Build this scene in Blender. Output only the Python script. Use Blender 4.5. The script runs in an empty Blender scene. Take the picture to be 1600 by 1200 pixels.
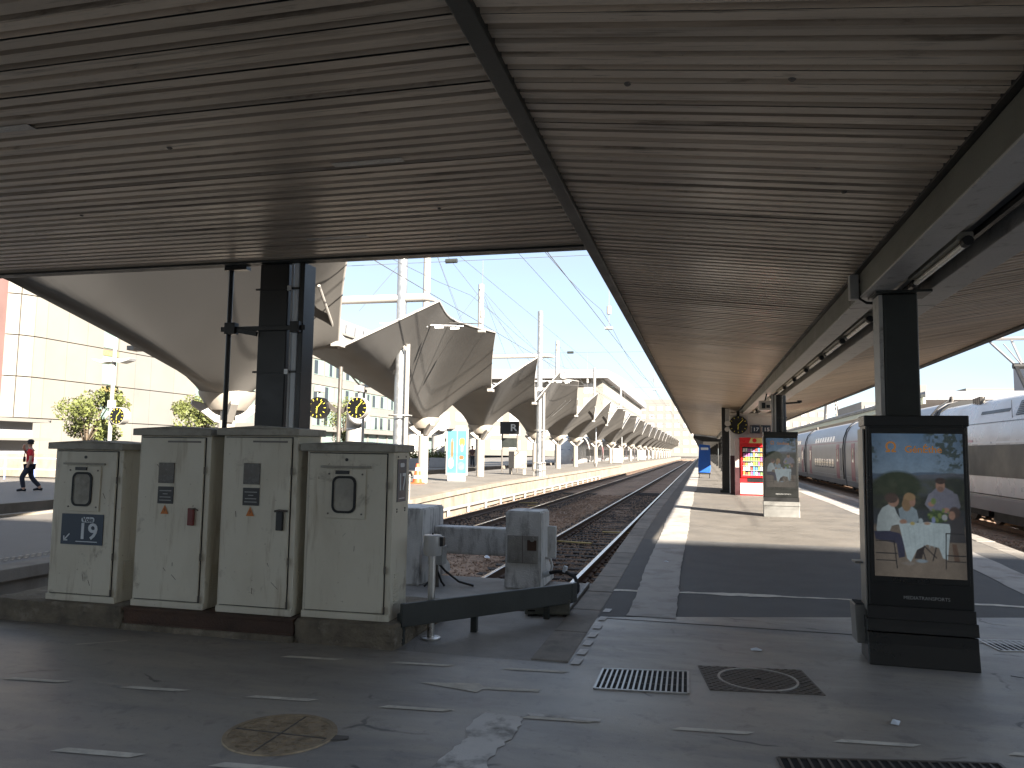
import bpy, bmesh, math, random
import numpy as np
from mathutils import Vector, Matrix
random.seed(7); RNG = np.random.default_rng(7)
SC = bpy.context.scene
COL = SC.collection
R_ = math.radians

# ------------------------------------------------------------------ camera
YAW, PITCH, ROLL = R_(13.923), R_(4.978), R_(0.86)
fwd = Vector((-math.sin(YAW)*math.cos(PITCH), math.cos(YAW)*math.cos(PITCH), math.sin(PITCH)))
rgt = Vector((math.cos(YAW), math.sin(YAW), 0)); upv = rgt.cross(fwd)
r2 = rgt*math.cos(ROLL)+upv*math.sin(ROLL); u2 = -rgt*math.sin(ROLL)+upv*math.cos(ROLL)
cam = bpy.data.cameras.new('camera'); cam.sensor_width = 36; cam.lens = 27.0
cam.clip_start = .05; cam.clip_end = 6000
cob = bpy.data.objects.new('camera', cam); COL.objects.link(cob)
mw = Matrix.Identity(4)
for i in range(3):
    mw[i][0], mw[i][1], mw[i][2] = r2[i], u2[i], -fwd[i]
mw[2][3] = 1.6
cob.matrix_world = mw
SC.camera = cob

# ------------------------------------------------------------------ world, sun, exposure
SUN_EL = R_(25.3); SUN_AZ = math.atan2(.74, -.67)      # azimuth of the sun measured from +Y towards +X
w = bpy.data.worlds.new('World'); SC.world = w; w.use_nodes = True
nt = w.node_tree; nt.nodes.clear()
sky = nt.nodes.new('ShaderNodeTexSky'); sky.sky_type = 'NISHITA'; sky.sun_disc = False
sky.sun_elevation = SUN_EL; sky.sun_rotation = SUN_AZ; sky.air_density = 1.0; sky.dust_density = .25; sky.ozone_density = 2.0
bg = nt.nodes.new('ShaderNodeBackground'); bg.inputs['Strength'].default_value = .05
wo = nt.nodes.new('ShaderNodeOutputWorld')
# thin, high, even veil of cirrus mixed into the clear sky
tc = nt.nodes.new('ShaderNodeTexCoord'); mp = nt.nodes.new('ShaderNodeMapping'); mp.inputs['Scale'].default_value = (1.2, 1.0, 3.5)
nz = nt.nodes.new('ShaderNodeTexNoise'); nz.inputs['Scale'].default_value = 2.6; nz.inputs['Detail'].default_value = 7; nz.inputs['Distortion'].default_value = .6
cr = nt.nodes.new('ShaderNodeValToRGB'); cr.color_ramp.elements[0].position = .42; cr.color_ramp.elements[1].position = .8
cr.color_ramp.elements[0].color = (.55, .55, .55, 1); cr.color_ramp.elements[1].color = (.85, .85, .85, 1)
mx = nt.nodes.new('ShaderNodeMixRGB'); mx.inputs['Color2'].default_value = (2.6, 2.98, 3.65, 1)
nt.links.new(tc.outputs['Generated'], mp.inputs['Vector']); nt.links.new(mp.outputs[0], nz.inputs['Vector'])
nt.links.new(nz.outputs['Fac'], cr.inputs['Fac']); nt.links.new(cr.outputs['Color'], mx.inputs['Fac'])
nt.links.new(sky.outputs[0], mx.inputs['Color1']); nt.links.new(mx.outputs[0], bg.inputs['Color']); nt.links.new(bg.outputs[0], wo.inputs['Surface'])
sl = bpy.data.lights.new('sun', 'SUN'); sl.energy = 4.6; sl.angle = R_(.5); sl.color = (1, .92, .81)
so = bpy.data.objects.new('sun', sl); COL.objects.link(so)
sd = Vector((math.sin(SUN_AZ)*math.cos(SUN_EL), math.cos(SUN_AZ)*math.cos(SUN_EL), math.sin(SUN_EL)))
so.rotation_euler = sd.to_track_quat('Z', 'Y').to_euler(); so.location = sd*60
SC.view_settings.view_transform = 'Standard'; SC.view_settings.look = 'None'
SC.view_settings.gamma = 1; SC.view_settings.use_curve_mapping = False
SC.view_settings.exposure = 2.5
SC.render.engine = 'CYCLES'
cy = SC.cycles
cy.use_denoising = True; cy.max_bounces = 7; cy.diffuse_bounces = 5; cy.glossy_bounces = 3; cy.transmission_bounces = 3
cy.transparent_max_bounces = 6; cy.sample_clamp_indirect = 6; cy.caustics_reflective = False; cy.caustics_refractive = False

# ------------------------------------------------------------------ helpers
class MB:
    def __init__(s): s.v = []; s.f = []; s.m = []
    def add(s, vs, fs, mi=0):
        o = len(s.v); s.v += [tuple(p) for p in vs]; s.f += [tuple(i+o for i in f) for f in fs]; s.m += [mi]*len(fs); return s
    def box(s, x0, y0, z0, x1, y1, z1, mi=0):
        x0, x1 = min(x0, x1), max(x0, x1); y0, y1 = min(y0, y1), max(y0, y1); z0, z1 = min(z0, z1), max(z0, z1)
        return s.add([(x0,y0,z0),(x1,y0,z0),(x1,y1,z0),(x0,y1,z0),(x0,y0,z1),(x1,y0,z1),(x1,y1,z1),(x0,y1,z1)],
            [(0,3,2,1),(4,5,6,7),(0,1,5,4),(1,2,6,5),(2,3,7,6),(3,0,4,7)], mi)
    def cbox(s, c, d, mi=0): return s.box(c[0]-d[0]/2, c[1]-d[1]/2, c[2]-d[2]/2, c[0]+d[0]/2, c[1]+d[1]/2, c[2]+d[2]/2, mi)
    def bar(s, a, b, w, h, mi=0, up=(0,0,1)):
        a, b = Vector(a), Vector(b); d = (b-a).normalized(); x = d.cross(Vector(up))
        if x.length < 1e-4: x = d.cross(Vector((0,1,0)))
        x.normalize(); y = x.cross(d).normalized(); vs = []
        for p in (a, b):
            for sx, sy in ((-1,-1),(1,-1),(1,1),(-1,1)): vs.append(p+x*sx*w/2+y*sy*h/2)
        return s.add(vs, [(0,1,2,3),(4,7,6,5),(0,4,5,1),(1,5,6,2),(2,6,7,3),(3,7,4,0)], mi)
    def cyl(s, a, b, r, r1=None, n=12, mi=0, caps=True):
        a, b = Vector(a), Vector(b); r1 = r if r1 is None else r1
        d = (b-a).normalized(); x = d.orthogonal().normalized(); y = d.cross(x); vs = []
        for p, q in ((a, r), (b, r1)):
            for i in range(n):
                t = 2*math.pi*i/n; vs.append(p+(x*math.cos(t)+y*math.sin(t))*q)
        fs = [(i, (i+1)%n, n+(i+1)%n, n+i) for i in range(n)]
        if caps: fs += [tuple(range(n-1,-1,-1)), tuple(range(n, 2*n))]
        return s.add(vs, fs, mi)
    def tube(s, pts, r, n=6, mi=0):
        P = [Vector(p) for p in pts]; vs = []; ref = None
        for i, p in enumerate(P):
            d = (P[min(i+1,len(P)-1)]-P[max(i-1,0)]).normalized()
            if ref is None: ref = d.orthogonal().normalized()
            x = (ref-d*ref.dot(d)).normalized(); ref = x; y = d.cross(x)
            rr = r[i] if isinstance(r, (list, tuple)) else r
            for k in range(n):
                t = 2*math.pi*k/n; vs.append(p+(x*math.cos(t)+y*math.sin(t))*rr)
        fs = []
        for i in range(len(P)-1):
            for k in range(n): fs.append((i*n+k, i*n+(k+1)%n, (i+1)*n+(k+1)%n, (i+1)*n+k))
        fs += [tuple(range(n-1,-1,-1)), tuple(range((len(P)-1)*n, len(P)*n))]
        return s.add(vs, fs, mi)
    def prism(s, poly, axis, a, b, mi=0):
        n = len(poly); vs = []
        for t in (a, b):
            for p, q in poly: vs.append({'x':(t,p,q),'y':(p,t,q),'z':(p,q,t)}[axis])
        fs = [(i,(i+1)%n,n+(i+1)%n,n+i) for i in range(n)] + [tuple(range(n-1,-1,-1)), tuple(range(n,2*n))]
        return s.add(vs, fs, mi)
    def lathe(s, prof, c=(0,0,0), n=24, mi=0):
        vs = []; fs = []; m = len(prof)
        for i in range(n):
            t = 2*math.pi*i/n
            for r, z in prof: vs.append((c[0]+r*math.cos(t), c[1]+r*math.sin(t), c[2]+z))
        for i in range(n):
            for j in range(m-1): fs.append((i*m+j, ((i+1)%n)*m+j, ((i+1)%n)*m+j+1, i*m+j+1))
        return s.add(vs, fs, mi)
    def mesh(s, name):
        me = bpy.data.meshes.new(name); me.from_pydata(s.v, [], s.f); me.update(); return me
    def build(s, name, mats, parent=None, smooth=False, bevel=0, recalc=True, off=None, seg=2):
        if off is not None: s.v = [(a-off[0], b-off[1], c-off[2]) for a, b, c in s.v]
        me = s.mesh(name); mats = mats if isinstance(mats, (list, tuple)) else [mats]
        for m in mats: me.materials.append(m)
        if len(mats) > 1: me.polygons.foreach_set('material_index', s.m)
        if recalc:
            bm = bmesh.new(); bm.from_mesh(me); bmesh.ops.recalc_face_normals(bm, faces=bm.faces); bm.to_mesh(me); bm.free()
        return put(name, me, parent, smooth, bevel, seg)
def put(name, me, parent=None, smooth=False, bevel=0, seg=2):
    if smooth:
        me.polygons.foreach_set('use_smooth', [True]*len(me.polygons))
        if smooth != 'all':
            try: me.set_sharp_from_angle(angle=R_(40))
            except Exception: pass
    o = bpy.data.objects.new(name, me); COL.objects.link(o)
    if parent is not None: o.parent = parent
    if bevel:
        b = o.modifiers.new('bevel', 'BEVEL'); b.width = bevel; b.segments = seg; b.limit_method = 'ANGLE'; b.angle_limit = R_(40)
    return o
def thing(name, label, cat, loc=(0,0,0), rz=0, group=None):
    o = bpy.data.objects.new(name, None); COL.objects.link(o); o.location = loc; o.rotation_euler = (0,0,rz)
    o.empty_display_size = .1
    return tag(o, label, cat, group)
def tag(o, label=None, cat=None, group=None, kind=None):
    if label: o['label'] = label
    if cat: o['category'] = cat
    if group: o['group'] = group
    if kind: o['kind'] = kind
    return o
def struct(o): o['kind'] = 'structure'; return o
def copy_tree(o, parent=None):
    c = o.copy(); COL.objects.link(c); c.parent = parent
    for ch in list(o.children): copy_tree(ch, c)
    return c
ORD = ['first','second','third','fourth','fifth','sixth','seventh','eighth','ninth','tenth','eleventh','twelfth','thirteenth','fourteenth','fifteenth','sixteenth','seventeenth','eighteenth','nineteenth','twentieth','twenty-first','twenty-second','twenty-third','twenty-fourth']

# ------------------------------------------------------------------ materials
def mat(name, col, rough=.6, metal=0, var=.15, vs=3., dirt=None, ds=1.2, damt=.5, dlo=.5, dhi=.72, bump=0, bs=60, spec=.5,
        stretch=(1,1,1), dstretch=(1,1,1), rvar=.1, emit=None, es=1, rnd=0, world=False, trans=0, ior=1.45, coat=0):
    m = bpy.data.materials.new(name); m.use_nodes = True; t = m.node_tree; N = t.nodes; L = t.links
    b = N['Principled BSDF']; b.inputs['Metallic'].default_value = metal; b.inputs['Roughness'].default_value = rough
    b.inputs['Specular IOR Level'].default_value = spec; b.inputs['IOR'].default_value = ior
    if trans: b.inputs['Transmission Weight'].default_value = trans
    if coat: b.inputs['Coat Weight'].default_value = coat
    c = (*col, 1); tc = N.new('ShaderNodeTexCoord'); geo = N.new('ShaderNodeNewGeometry'); out = None
    def noise(scale, st, det=6, rg=.6):
        mp = N.new('ShaderNodeMapping'); mp.inputs['Scale'].default_value = st; L.new(geo.outputs['Position'] if world else tc.outputs['Object'], mp.inputs['Vector'])
        n = N.new('ShaderNodeTexNoise'); n.inputs['Scale'].default_value = scale; n.inputs['Detail'].default_value = det; n.inputs['Roughness'].default_value = rg
        L.new(mp.outputs[0], n.inputs['Vector']); return n
    if var:
        n = noise(vs, stretch); r = N.new('ShaderNodeValToRGB'); e = r.color_ramp.elements
        e[0].position = .3; e[1].position = .7; e[0].color = (*[x*(1-var) for x in col], 1); e[1].color = (*[min(1, x*(1+var)) for x in col], 1)
        L.new(n.outputs['Fac'], r.inputs['Fac']); out = r.outputs['Color']
        if rvar:
            q = N.new('ShaderNodeMapRange'); q.inputs['From Min'].default_value = .3; q.inputs['From Max'].default_value = .7
            q.inputs['To Min'].default_value = max(.02, rough-rvar); q.inputs['To Max'].default_value = min(1, rough+rvar)
            L.new(n.outputs['Fac'], q.inputs['Value']); L.new(q.outputs[0], b.inputs['Roughness'])
    if dirt:
        n = noise(ds, dstretch, 8, .65); r = N.new('ShaderNodeMapRange'); r.inputs['From Min'].default_value = dlo; r.inputs['From Max'].default_value = dhi
        r.inputs['To Max'].default_value = damt; L.new(n.outputs['Fac'], r.inputs['Value'])
        x = N.new('ShaderNodeMixRGB'); x.inputs['Color2'].default_value = (*dirt, 1); L.new(r.outputs[0], x.inputs['Fac'])
        if out: L.new(out, x.inputs['Color1'])
        else: x.inputs['Color1'].default_value = c
        out = x.outputs['Color']
    if rnd:
        oi = N.new('ShaderNodeObjectInfo'); q = N.new('ShaderNodeMapRange'); q.inputs['To Min'].default_value = 1-rnd; q.inputs['To Max'].default_value = 1+rnd
        L.new(oi.outputs['Random'], q.inputs['Value']); x = N.new('ShaderNodeMixRGB'); x.blend_type = 'MULTIPLY'; x.inputs['Fac'].default_value = 1
        if out: L.new(out, x.inputs['Color1'])
        else: x.inputs['Color1'].default_value = c
        L.new(q.outputs[0], x.inputs['Color2']); out = x.outputs['Color']
    if out: L.new(out, b.inputs['Base Color'])
    else: b.inputs['Base Color'].default_value = c
    if bump:
        n = noise(bs, (1,1,1), 4); u = N.new('ShaderNodeBump'); u.inputs['Strength'].default_value = bump; u.inputs['Distance'].default_value = .02
        L.new(n.outputs['Fac'], u.inputs['Height']); L.new(u.outputs[0], b.inputs['Normal'])
    if emit: b.inputs['Emission Color'].default_value = (*emit, 1); b.inputs['Emission Strength'].default_value = es
    return m
def vmat(name, strength, base=.0, rough=.12):
    m = bpy.data.materials.new(name); m.use_nodes = True; t = m.node_tree; b = t.nodes['Principled BSDF']
    a = t.nodes.new('ShaderNodeVertexColor'); a.layer_name = 'pic'
    b.inputs['Roughness'].default_value = rough
    if strength:
        b.inputs['Base Color'].default_value = (.01,.01,.01,1)
        t.links.new(a.outputs['Color'], b.inputs['Emission Color']); b.inputs['Emission Strength'].default_value = strength
    else: t.links.new(a.outputs['Color'], b.inputs['Base Color'])
    return m
M = {}
M['mastic'] = mat('mastic_asphalt', (.33,.305,.275), .45, var=.22, vs=1.1, dirt=(.42,.365,.29), ds=.55, damt=.7, dlo=.42, dhi=.75, bump=.25, bs=140, stretch=(.5,1.6,1), rvar=.12, spec=.5)
M['asphalt'] = mat('platform_asphalt', (.152,.137,.118), .75, var=.2, vs=1.6, dirt=(.1,.095,.09), ds=.7, damt=.6, bump=.5, bs=170, rvar=.1)
M['asphalt_dark'] = mat('dark_asphalt', (.105,.103,.1), .75, var=.25, vs=2.2, dirt=(.12,.115,.11), ds=1.1, damt=.5, bump=.6, bs=170)
M['pale_plat'] = mat('pale_platform', (.18,.163,.142), .7, var=.14, vs=.9, dirt=(.13,.115,.1), ds=.5, damt=.55, bump=.3, bs=120)
M['kerb'] = mat('kerb_concrete', world=True, col=(.25,.225,.195), rough=.8, var=.2, vs=5, dirt=(.1,.09,.08), ds=3, damt=.6, bump=.5, bs=90, rnd=.14)
M['concrete'] = mat('concrete', (.33,.315,.29), .8, var=.18, vs=4, dirt=(.07,.062,.05), ds=2.2, damt=.75, dlo=.5, dhi=.75, bump=.5, bs=70, dstretch=(1.6,1.6,.45))
M['concrete_white'] = mat('whitewashed_concrete', (.62,.61,.59), .8, var=.12, vs=4, dirt=(.06,.05,.042), ds=4.5, damt=.9, dlo=.49, dhi=.7, bump=.5, bs=60, dstretch=(1.3,1.3,.35))
M['concrete_dirty'] = mat('dirty_plinth_concrete', (.16,.135,.1), .9, var=.35, vs=7, dirt=(.35,.31,.25), ds=6, damt=.55, dlo=.55, dhi=.7, bump=1, bs=45)
M['wall_lit'] = mat('platform_wall_concrete', world=True, col=(.235,.203,.163), rough=.85, var=.18, vs=2, dirt=(.13,.095,.07), ds=1.4, damt=.6, dstretch=(1,1.2,.3), bump=.4, bs=40, rnd=.1)
M['slat'] = mat('painted_soffit', world=True, col=(.64,.535,.43), rough=.34, var=.12, vs=1.3, stretch=(.35,1,1), dirt=(.09,.07,.05), ds=1.5, damt=.8, dlo=.5, dhi=.72, dstretch=(.28,3,1), rnd=.12, bump=.1, bs=9, rvar=.08)
M['greenbeam'] = mat('beam_paint', world=True, col=(.115,.115,.095), rough=.5, var=.25, vs=3, dirt=(.05,.045,.035), ds=2.2, damt=.7, dstretch=(1,.4,1.4), bump=.15, bs=60)
M['beambottom'] = mat('beam_flange_paint', world=True, col=(.36,.35,.33), rough=.45, var=.15, vs=3, dirt=(.12,.11,.09), ds=7, damt=.7, dlo=.55, dhi=.68, bump=.4, bs=40)
M['darksteel'] = mat('dark_green_steel', (.026,.029,.026), .45, var=.3, vs=3, bump=.08, bs=60)
M['blacksteel'] = mat('black_paint', (.012,.012,.012), .38, var=.3, vs=2)
M['totem'] = mat('totem_black', (.012,.0125,.012), .3, var=.25, vs=2, rvar=.06)
M['totem_grey'] = mat('totem_brushed_grey', (.22,.215,.2), .4, metal=.5, var=.15, vs=3)
M['cab'] = mat('cabinet_cream', world=True, col=(.62,.575,.465), rough=.5, var=.08, vs=2.5, dirt=(.22,.17,.11), ds=3.5, damt=.5, dlo=.6, dhi=.76, bump=.05, bs=30, dstretch=(1.5,1.5,.6))
M['cab_top'] = mat('cabinet_cap', world=True, col=(.34,.32,.27), rough=.6, var=.2, vs=4, dirt=(.1,.085,.06), ds=5, damt=.7, bump=.1, bs=50)
M['galv'] = mat('galvanised', (.36,.37,.38), .42, metal=.75, var=.15, vs=6, dirt=(.3,.29,.27), ds=8, damt=.4)
M['steel'] = mat('stainless', (.55,.54,.52), .3, metal=.9, var=.1, vs=8)
M['rust'] = mat('rusty_steel', (.075,.042,.028), .8, var=.4, vs=6, dirt=(.028,.02,.016), ds=3, damt=.7, bump=.6, bs=60)
M['railside'] = mat('rail_rust', (.11,.075,.055), .75, var=.3, vs=6)
M['railtop'] = mat('rail_head', (.55,.54,.53), .22, metal=1, var=.1, vs=10)
M['ballast'] = mat('ballast_stone', (.34,.235,.165), .95, var=.45, vs=9, dirt=(.14,.098,.07), ds=.55, damt=.7, dlo=.45, dhi=.65, bump=1, bs=60, rvar=0)
M['sleeper'] = mat('sleeper_wood', world=True, col=(.055,.047,.042), rough=.85, var=.35, vs=6, bump=.6, bs=50, rnd=.25)
M['white_paint'] = mat('worn_white_paint', (.62,.60,.57), .7, var=.1, vs=5, dirt=(.16,.15,.135), ds=4, damt=.85, dlo=.5, dhi=.66, bump=.3, bs=120)
M['band_paint'] = mat('worn_band_paint', (.36,.335,.305), .7, var=.12, vs=3, dirt=(.16,.145,.125), ds=2.6, damt=.7, dlo=.5, dhi=.7, bump=.3, bs=120)
M['clean_white'] = mat('square_paint', (.58,.56,.53), .7, var=.12, vs=8, dirt=(.3,.28,.26), ds=12, damt=.5)
M['dash_paint'] = mat('faded_dash_paint', (.62,.58,.5), .7, var=.15, vs=6, dirt=(.3,.28,.25), ds=9, damt=.55, dlo=.48, dhi=.66, bump=.3, bs=120)
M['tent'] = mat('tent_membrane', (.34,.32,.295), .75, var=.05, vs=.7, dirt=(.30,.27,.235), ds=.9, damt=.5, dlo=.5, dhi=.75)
M['tentunder'] = mat('shaded_membrane', (.115,.108,.099), .8, var=.06, vs=.5, dirt=(.105,.097,.087), ds=.8, damt=.5, dlo=.5, dhi=.75, dstretch=(1,1,.4))  # shade under the tents painted in as a darker membrane colour
M['whitesteel'] = mat('white_painted_steel', (.34,.32,.295), .45, var=.06, vs=2, dirt=(.26,.235,.2), ds=3, damt=.35)
M['postpaint'] = mat('column_paint', (.33,.295,.25), .45, var=.1, vs=3, dirt=(.2,.175,.14), ds=2, damt=.5, dstretch=(1,1,.3))
M['wire'] = mat('cable', (.16,.15,.14), .5, metal=.5, var=0)
M['white_wall'] = mat('kiosk_white', (.62,.585,.54), .6, var=.06, vs=2, dirt=(.4,.36,.31), ds=1.5, damt=.5)
M['red'] = mat('vending_red', (.62,.018,.022), .3, var=.05, vs=3)
M['maroon'] = mat('maroon_panel', (.05,.018,.02), .4, var=.15, vs=3)
M['pinkgrey'] = mat('pinkish_panel', (.42,.33,.31), .5, var=.08)
M['glass'] = mat('dark_glass', (.025,.03,.035), .06, var=0, spec=.8)
M['glassgreen'] = mat('green_glass', (.19,.25,.22), .12, var=.2, vs=.6, spec=.7)
M['blue'] = mat('blue_tarpaulin', (.012,.085,.36), .5, var=.12, vs=4)
M['signblue'] = mat('sign_slate', (.03,.048,.075), .4, var=.1, vs=4)
M['signwhite'] = mat('sign_white', (.62,.66,.70), .5, var=0)
M['yellow'] = mat('clock_yellow', (.72,.62,.08), .5, var=0)
M['clockface'] = mat('clock_face', (.008,.008,.008), .25, var=0)
M['orange'] = mat('warning_orange', (.55,.17,.03), .5, var=.05)
M['redmetal'] = mat('red_padlock', (.17,.035,.03), .5, var=.2, vs=10)
M['rubber'] = mat('black_rubber', (.012,.012,.012), .6, var=.2)
M['alu'] = mat('light_grey_metal', (.5,.5,.5), .35, metal=.3, var=.08)
M['greybox'] = mat('grey_plastic', (.33,.33,.32), .5, var=.08, dirt=(.15,.14,.12), ds=6, damt=.5)
M['tubeglass'] = mat('lamp_diffuser', (.74,.72,.64), .25, var=.04)
M['tubebody'] = mat('lamp_body', (.42,.385,.31), .5, var=.2, vs=5, dirt=(.12,.1,.07), ds=4, damt=.6)
M['coach'] = mat('coach_silver', (.38,.355,.335), .38, metal=.2, var=.16, vs=.8, dirt=(.24,.22,.2), ds=.7, damt=.5, stretch=(1,.6,1.4), rvar=.08)
M['coachroof'] = mat('coach_roof', (.42,.42,.425), .5, metal=0, var=.08, vs=.7)
M['coachskirt'] = mat('coach_skirt', (.21,.205,.205), .5, var=.15, vs=2)
M['carmine'] = mat('door_carmine', (.36,.15,.16), .4, var=.08, vs=3)
M['pink'] = mat('stripe_pink', (.40,.25,.26), .45, var=.05)
M['locowhite'] = mat('power_car_white', (.5,.485,.47), .3, var=.06, vs=1, dirt=(.34,.315,.28), ds=1, damt=.4)
M['locodark'] = mat('power_car_dark', (.024,.0235,.023), .42, var=.15, vs=1)
M['bldg'] = mat('cream_cladding', (.205,.188,.163), .7, var=.05, vs=.3, dirt=(.18,.16,.135), ds=.12, damt=.4)
M['bldg2'] = mat('pale_cladding', (.18,.17,.155), .7, var=.06, vs=.3)
M['mauve'] = mat('mauve_panel', (.16,.095,.085), .55, var=.08, vs=.4)
M['paneledge'] = mat('cladding_joint', (.12,.107,.088), .7, var=0)
M['roofgrey'] = mat('roof_grey', (.26,.26,.275), .6, var=.08, vs=.2)
M['bark'] = mat('bark', (.10,.075,.05), .9, var=.3, vs=12, bump=.8, bs=40)
M['leaf'] = mat('leaf_green', (.11,.125,.033), .6, var=.35, vs=2.5, rnd=.1)
M['leaf2'] = mat('leaf_dark', (.055,.085,.028), .6, var=.35, vs=3)
M['planter'] = mat('planter_grey', (.36,.35,.34), .7, var=.1)
M['skin'] = mat('skin', (.52,.30,.21), .5, var=.05)
M['tshirt'] = mat('red_shirt', (.62,.02,.03), .7, var=.1, vs=8)
M['jeans'] = mat('dark_jeans', (.022,.026,.04), .8, var=.2, vs=10)
M['blackcloth'] = mat('black_cloth', (.014,.014,.016), .8, var=.2, vs=8)
M['hair'] = mat('dark_hair', (.015,.012,.01), .6, var=.2)
M['coneorange'] = mat('cone_orange', (.68,.10,.03), .5, var=.05)
M['bronze'] = mat('manhole_iron', (.34,.265,.175), .5, metal=.35, var=.3, vs=14, dirt=(.12,.1,.075), ds=9, damt=.6, bump=.3, bs=60)
M['iron'] = mat('worn_iron', (.14,.125,.11), .5, metal=.5, var=.25, vs=10, dirt=(.05,.045,.04), ds=5, damt=.6)
M['gratebright'] = mat('grate_steel', (.48,.47,.45), .4, metal=.6, var=.2, vs=12)
M['hole'] = mat('dark_void', (.01,.009,.008), .9, var=0)
M['yellowfaded'] = mat('faded_yellow', (.36,.27,.10), .7, var=.25, vs=6)
def layered(name, base, layers, rough=.5, rr=(.35,.6), bump=(.2,160), crack=None, world=True, rnd=0):
    # layers: (scale, stretch, lo, hi, colour, amount)
    m = bpy.data.materials.new(name); m.use_nodes = True; t = m.node_tree; N = t.nodes; L = t.links; b = N['Principled BSDF']
    g = N.new('ShaderNodeNewGeometry'); rgb = N.new('ShaderNodeRGB'); rgb.outputs[0].default_value = (*base,1); out = rgb.outputs[0]; first = None
    for k, (sc, st, lo, hi, c, am) in enumerate(layers):
        mp = N.new('ShaderNodeMapping'); mp.inputs['Scale'].default_value = st; mp.inputs['Location'].default_value = (3.7*k, 1.3*k, .7*k); L.new(g.outputs['Position'], mp.inputs['Vector'])
        n = N.new('ShaderNodeTexNoise'); n.inputs['Scale'].default_value = sc; n.inputs['Detail'].default_value = 8; n.inputs['Roughness'].default_value = .65; n.inputs['Distortion'].default_value = .3; L.new(mp.outputs[0], n.inputs['Vector'])
        r = N.new('ShaderNodeMapRange'); r.inputs['From Min'].default_value = lo; r.inputs['From Max'].default_value = hi; r.inputs['To Max'].default_value = am; L.new(n.outputs['Fac'], r.inputs['Value'])
        x = N.new('ShaderNodeMixRGB'); x.inputs['Color2'].default_value = (*c,1); L.new(r.outputs[0], x.inputs['Fac']); L.new(out, x.inputs['Color1']); out = x.outputs['Color']; first = first or n
    if crack:
        v = N.new('ShaderNodeTexVoronoi'); v.feature = 'DISTANCE_TO_EDGE'; v.inputs['Scale'].default_value = crack
        nn = N.new('ShaderNodeTexNoise'); nn.inputs['Scale'].default_value = 1.7; nn.inputs['Detail'].default_value = 5; L.new(g.outputs['Position'], nn.inputs['Vector'])
        ad = N.new('ShaderNodeMixRGB'); ad.inputs['Fac'].default_value = .35; L.new(g.outputs['Position'], ad.inputs['Color1']); L.new(nn.outputs['Color'], ad.inputs['Color2']); L.new(ad.outputs[0], v.inputs['Vector'])
        r = N.new('ShaderNodeMapRange'); r.inputs['From Min'].default_value = .002; r.inputs['From Max'].default_value = .006; r.inputs['To Min'].default_value = .75; r.inputs['To Max'].default_value = 0; L.new(v.outputs['Distance'], r.inputs['Value'])
        q = N.new('ShaderNodeMapRange'); q.inputs['From Min'].default_value = .52; q.inputs['From Max'].default_value = .6; L.new(nn.outputs['Fac'], q.inputs['Value'])
        mu = N.new('ShaderNodeMath'); mu.operation = 'MULTIPLY'; L.new(r.outputs[0], mu.inputs[0]); L.new(q.outputs[0], mu.inputs[1])
        x = N.new('ShaderNodeMixRGB'); x.inputs['Color2'].default_value = (.03,.028,.025,1); L.new(mu.outputs[0], x.inputs['Fac']); L.new(out, x.inputs['Color1']); out = x.outputs['Color']
    if rnd:
        oi = N.new('ShaderNodeObjectInfo'); q = N.new('ShaderNodeMapRange'); q.inputs['To Min'].default_value = 1-rnd; q.inputs['To Max'].default_value = 1+rnd*.6
        L.new(oi.outputs['Random'], q.inputs['Value']); x = N.new('ShaderNodeMixRGB'); x.blend_type = 'MULTIPLY'; x.inputs['Fac'].default_value = 1; L.new(out, x.inputs['Color1']); L.new(q.outputs[0], x.inputs['Color2']); out = x.outputs['Color']
    L.new(out, b.inputs['Base Color'])
    r = N.new('ShaderNodeMapRange'); r.inputs['From Min'].default_value = .3; r.inputs['From Max'].default_value = .7; r.inputs['To Min'].default_value = rr[0]; r.inputs['To Max'].default_value = rr[1]; L.new(first.outputs['Fac'], r.inputs['Value']); L.new(r.outputs[0], b.inputs['Roughness'])
    n = N.new('ShaderNodeTexNoise'); n.inputs['Scale'].default_value = bump[1]; n.inputs['Detail'].default_value = 3; L.new(g.outputs['Position'], n.inputs['Vector'])
    u = N.new('ShaderNodeBump'); u.inputs['Strength'].default_value = bump[0]; u.inputs['Distance'].default_value = .01; L.new(n.outputs['Fac'], u.inputs['Height']); L.new(u.outputs[0], b.inputs['Normal'])
    return m
M['mastic'] = layered('mastic_floor', (.31,.283,.248), [(.7,(.6,1.5,1),.42,.62,(.20,.19,.18),.8),(1.8,(.5,2.2,1),.48,.66,(.38,.335,.27),.6),(5,(1,1,1),.56,.66,(.16,.15,.14),.55),(28,(1,1,1),.6,.68,(.13,.12,.11),.5),(150,(1,1,1),.55,.7,(.42,.39,.35),.5),(90,(1,1,1),.62,.72,(.1,.09,.085),.6)], rr=(.32,.55), bump=(.35,190), crack=.55)
M['slat'] = layered('painted_soffit_dirty', (.56,.455,.345), [(.9,(.25,.8,1),.45,.68,(.40,.33,.26),.7),(1.6,(.18,5,1),.53,.66,(.2,.15,.105),.6),(3.5,(.3,7,1),.57,.68,(.1,.075,.05),.7),(14,(.35,2.5,1),.6,.72,(.12,.09,.065),.6),(40,(1,1,1),.67,.74,(.07,.055,.04),.7)], rr=(.25,.5), bump=(.12,30), rnd=.2)
M['cab'] = layered('cabinet_cream_grimy', (.62,.58,.475), [(1.7,(1,1,.5),.45,.7,(.5,.45,.35),.6),(5,(2.2,2.2,.28),.56,.7,(.3,.235,.15),.6),(3.2,(1,1,1),.62,.7,(.2,.165,.12),.6),(26,(1,1,1),.66,.74,(.16,.12,.08),.75),(70,(1,1,.15),.68,.75,(.25,.2,.14),.6)], rr=(.4,.6), bump=(.05,12))
M['screen'] = vmat('screen_glow', .078)
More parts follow.
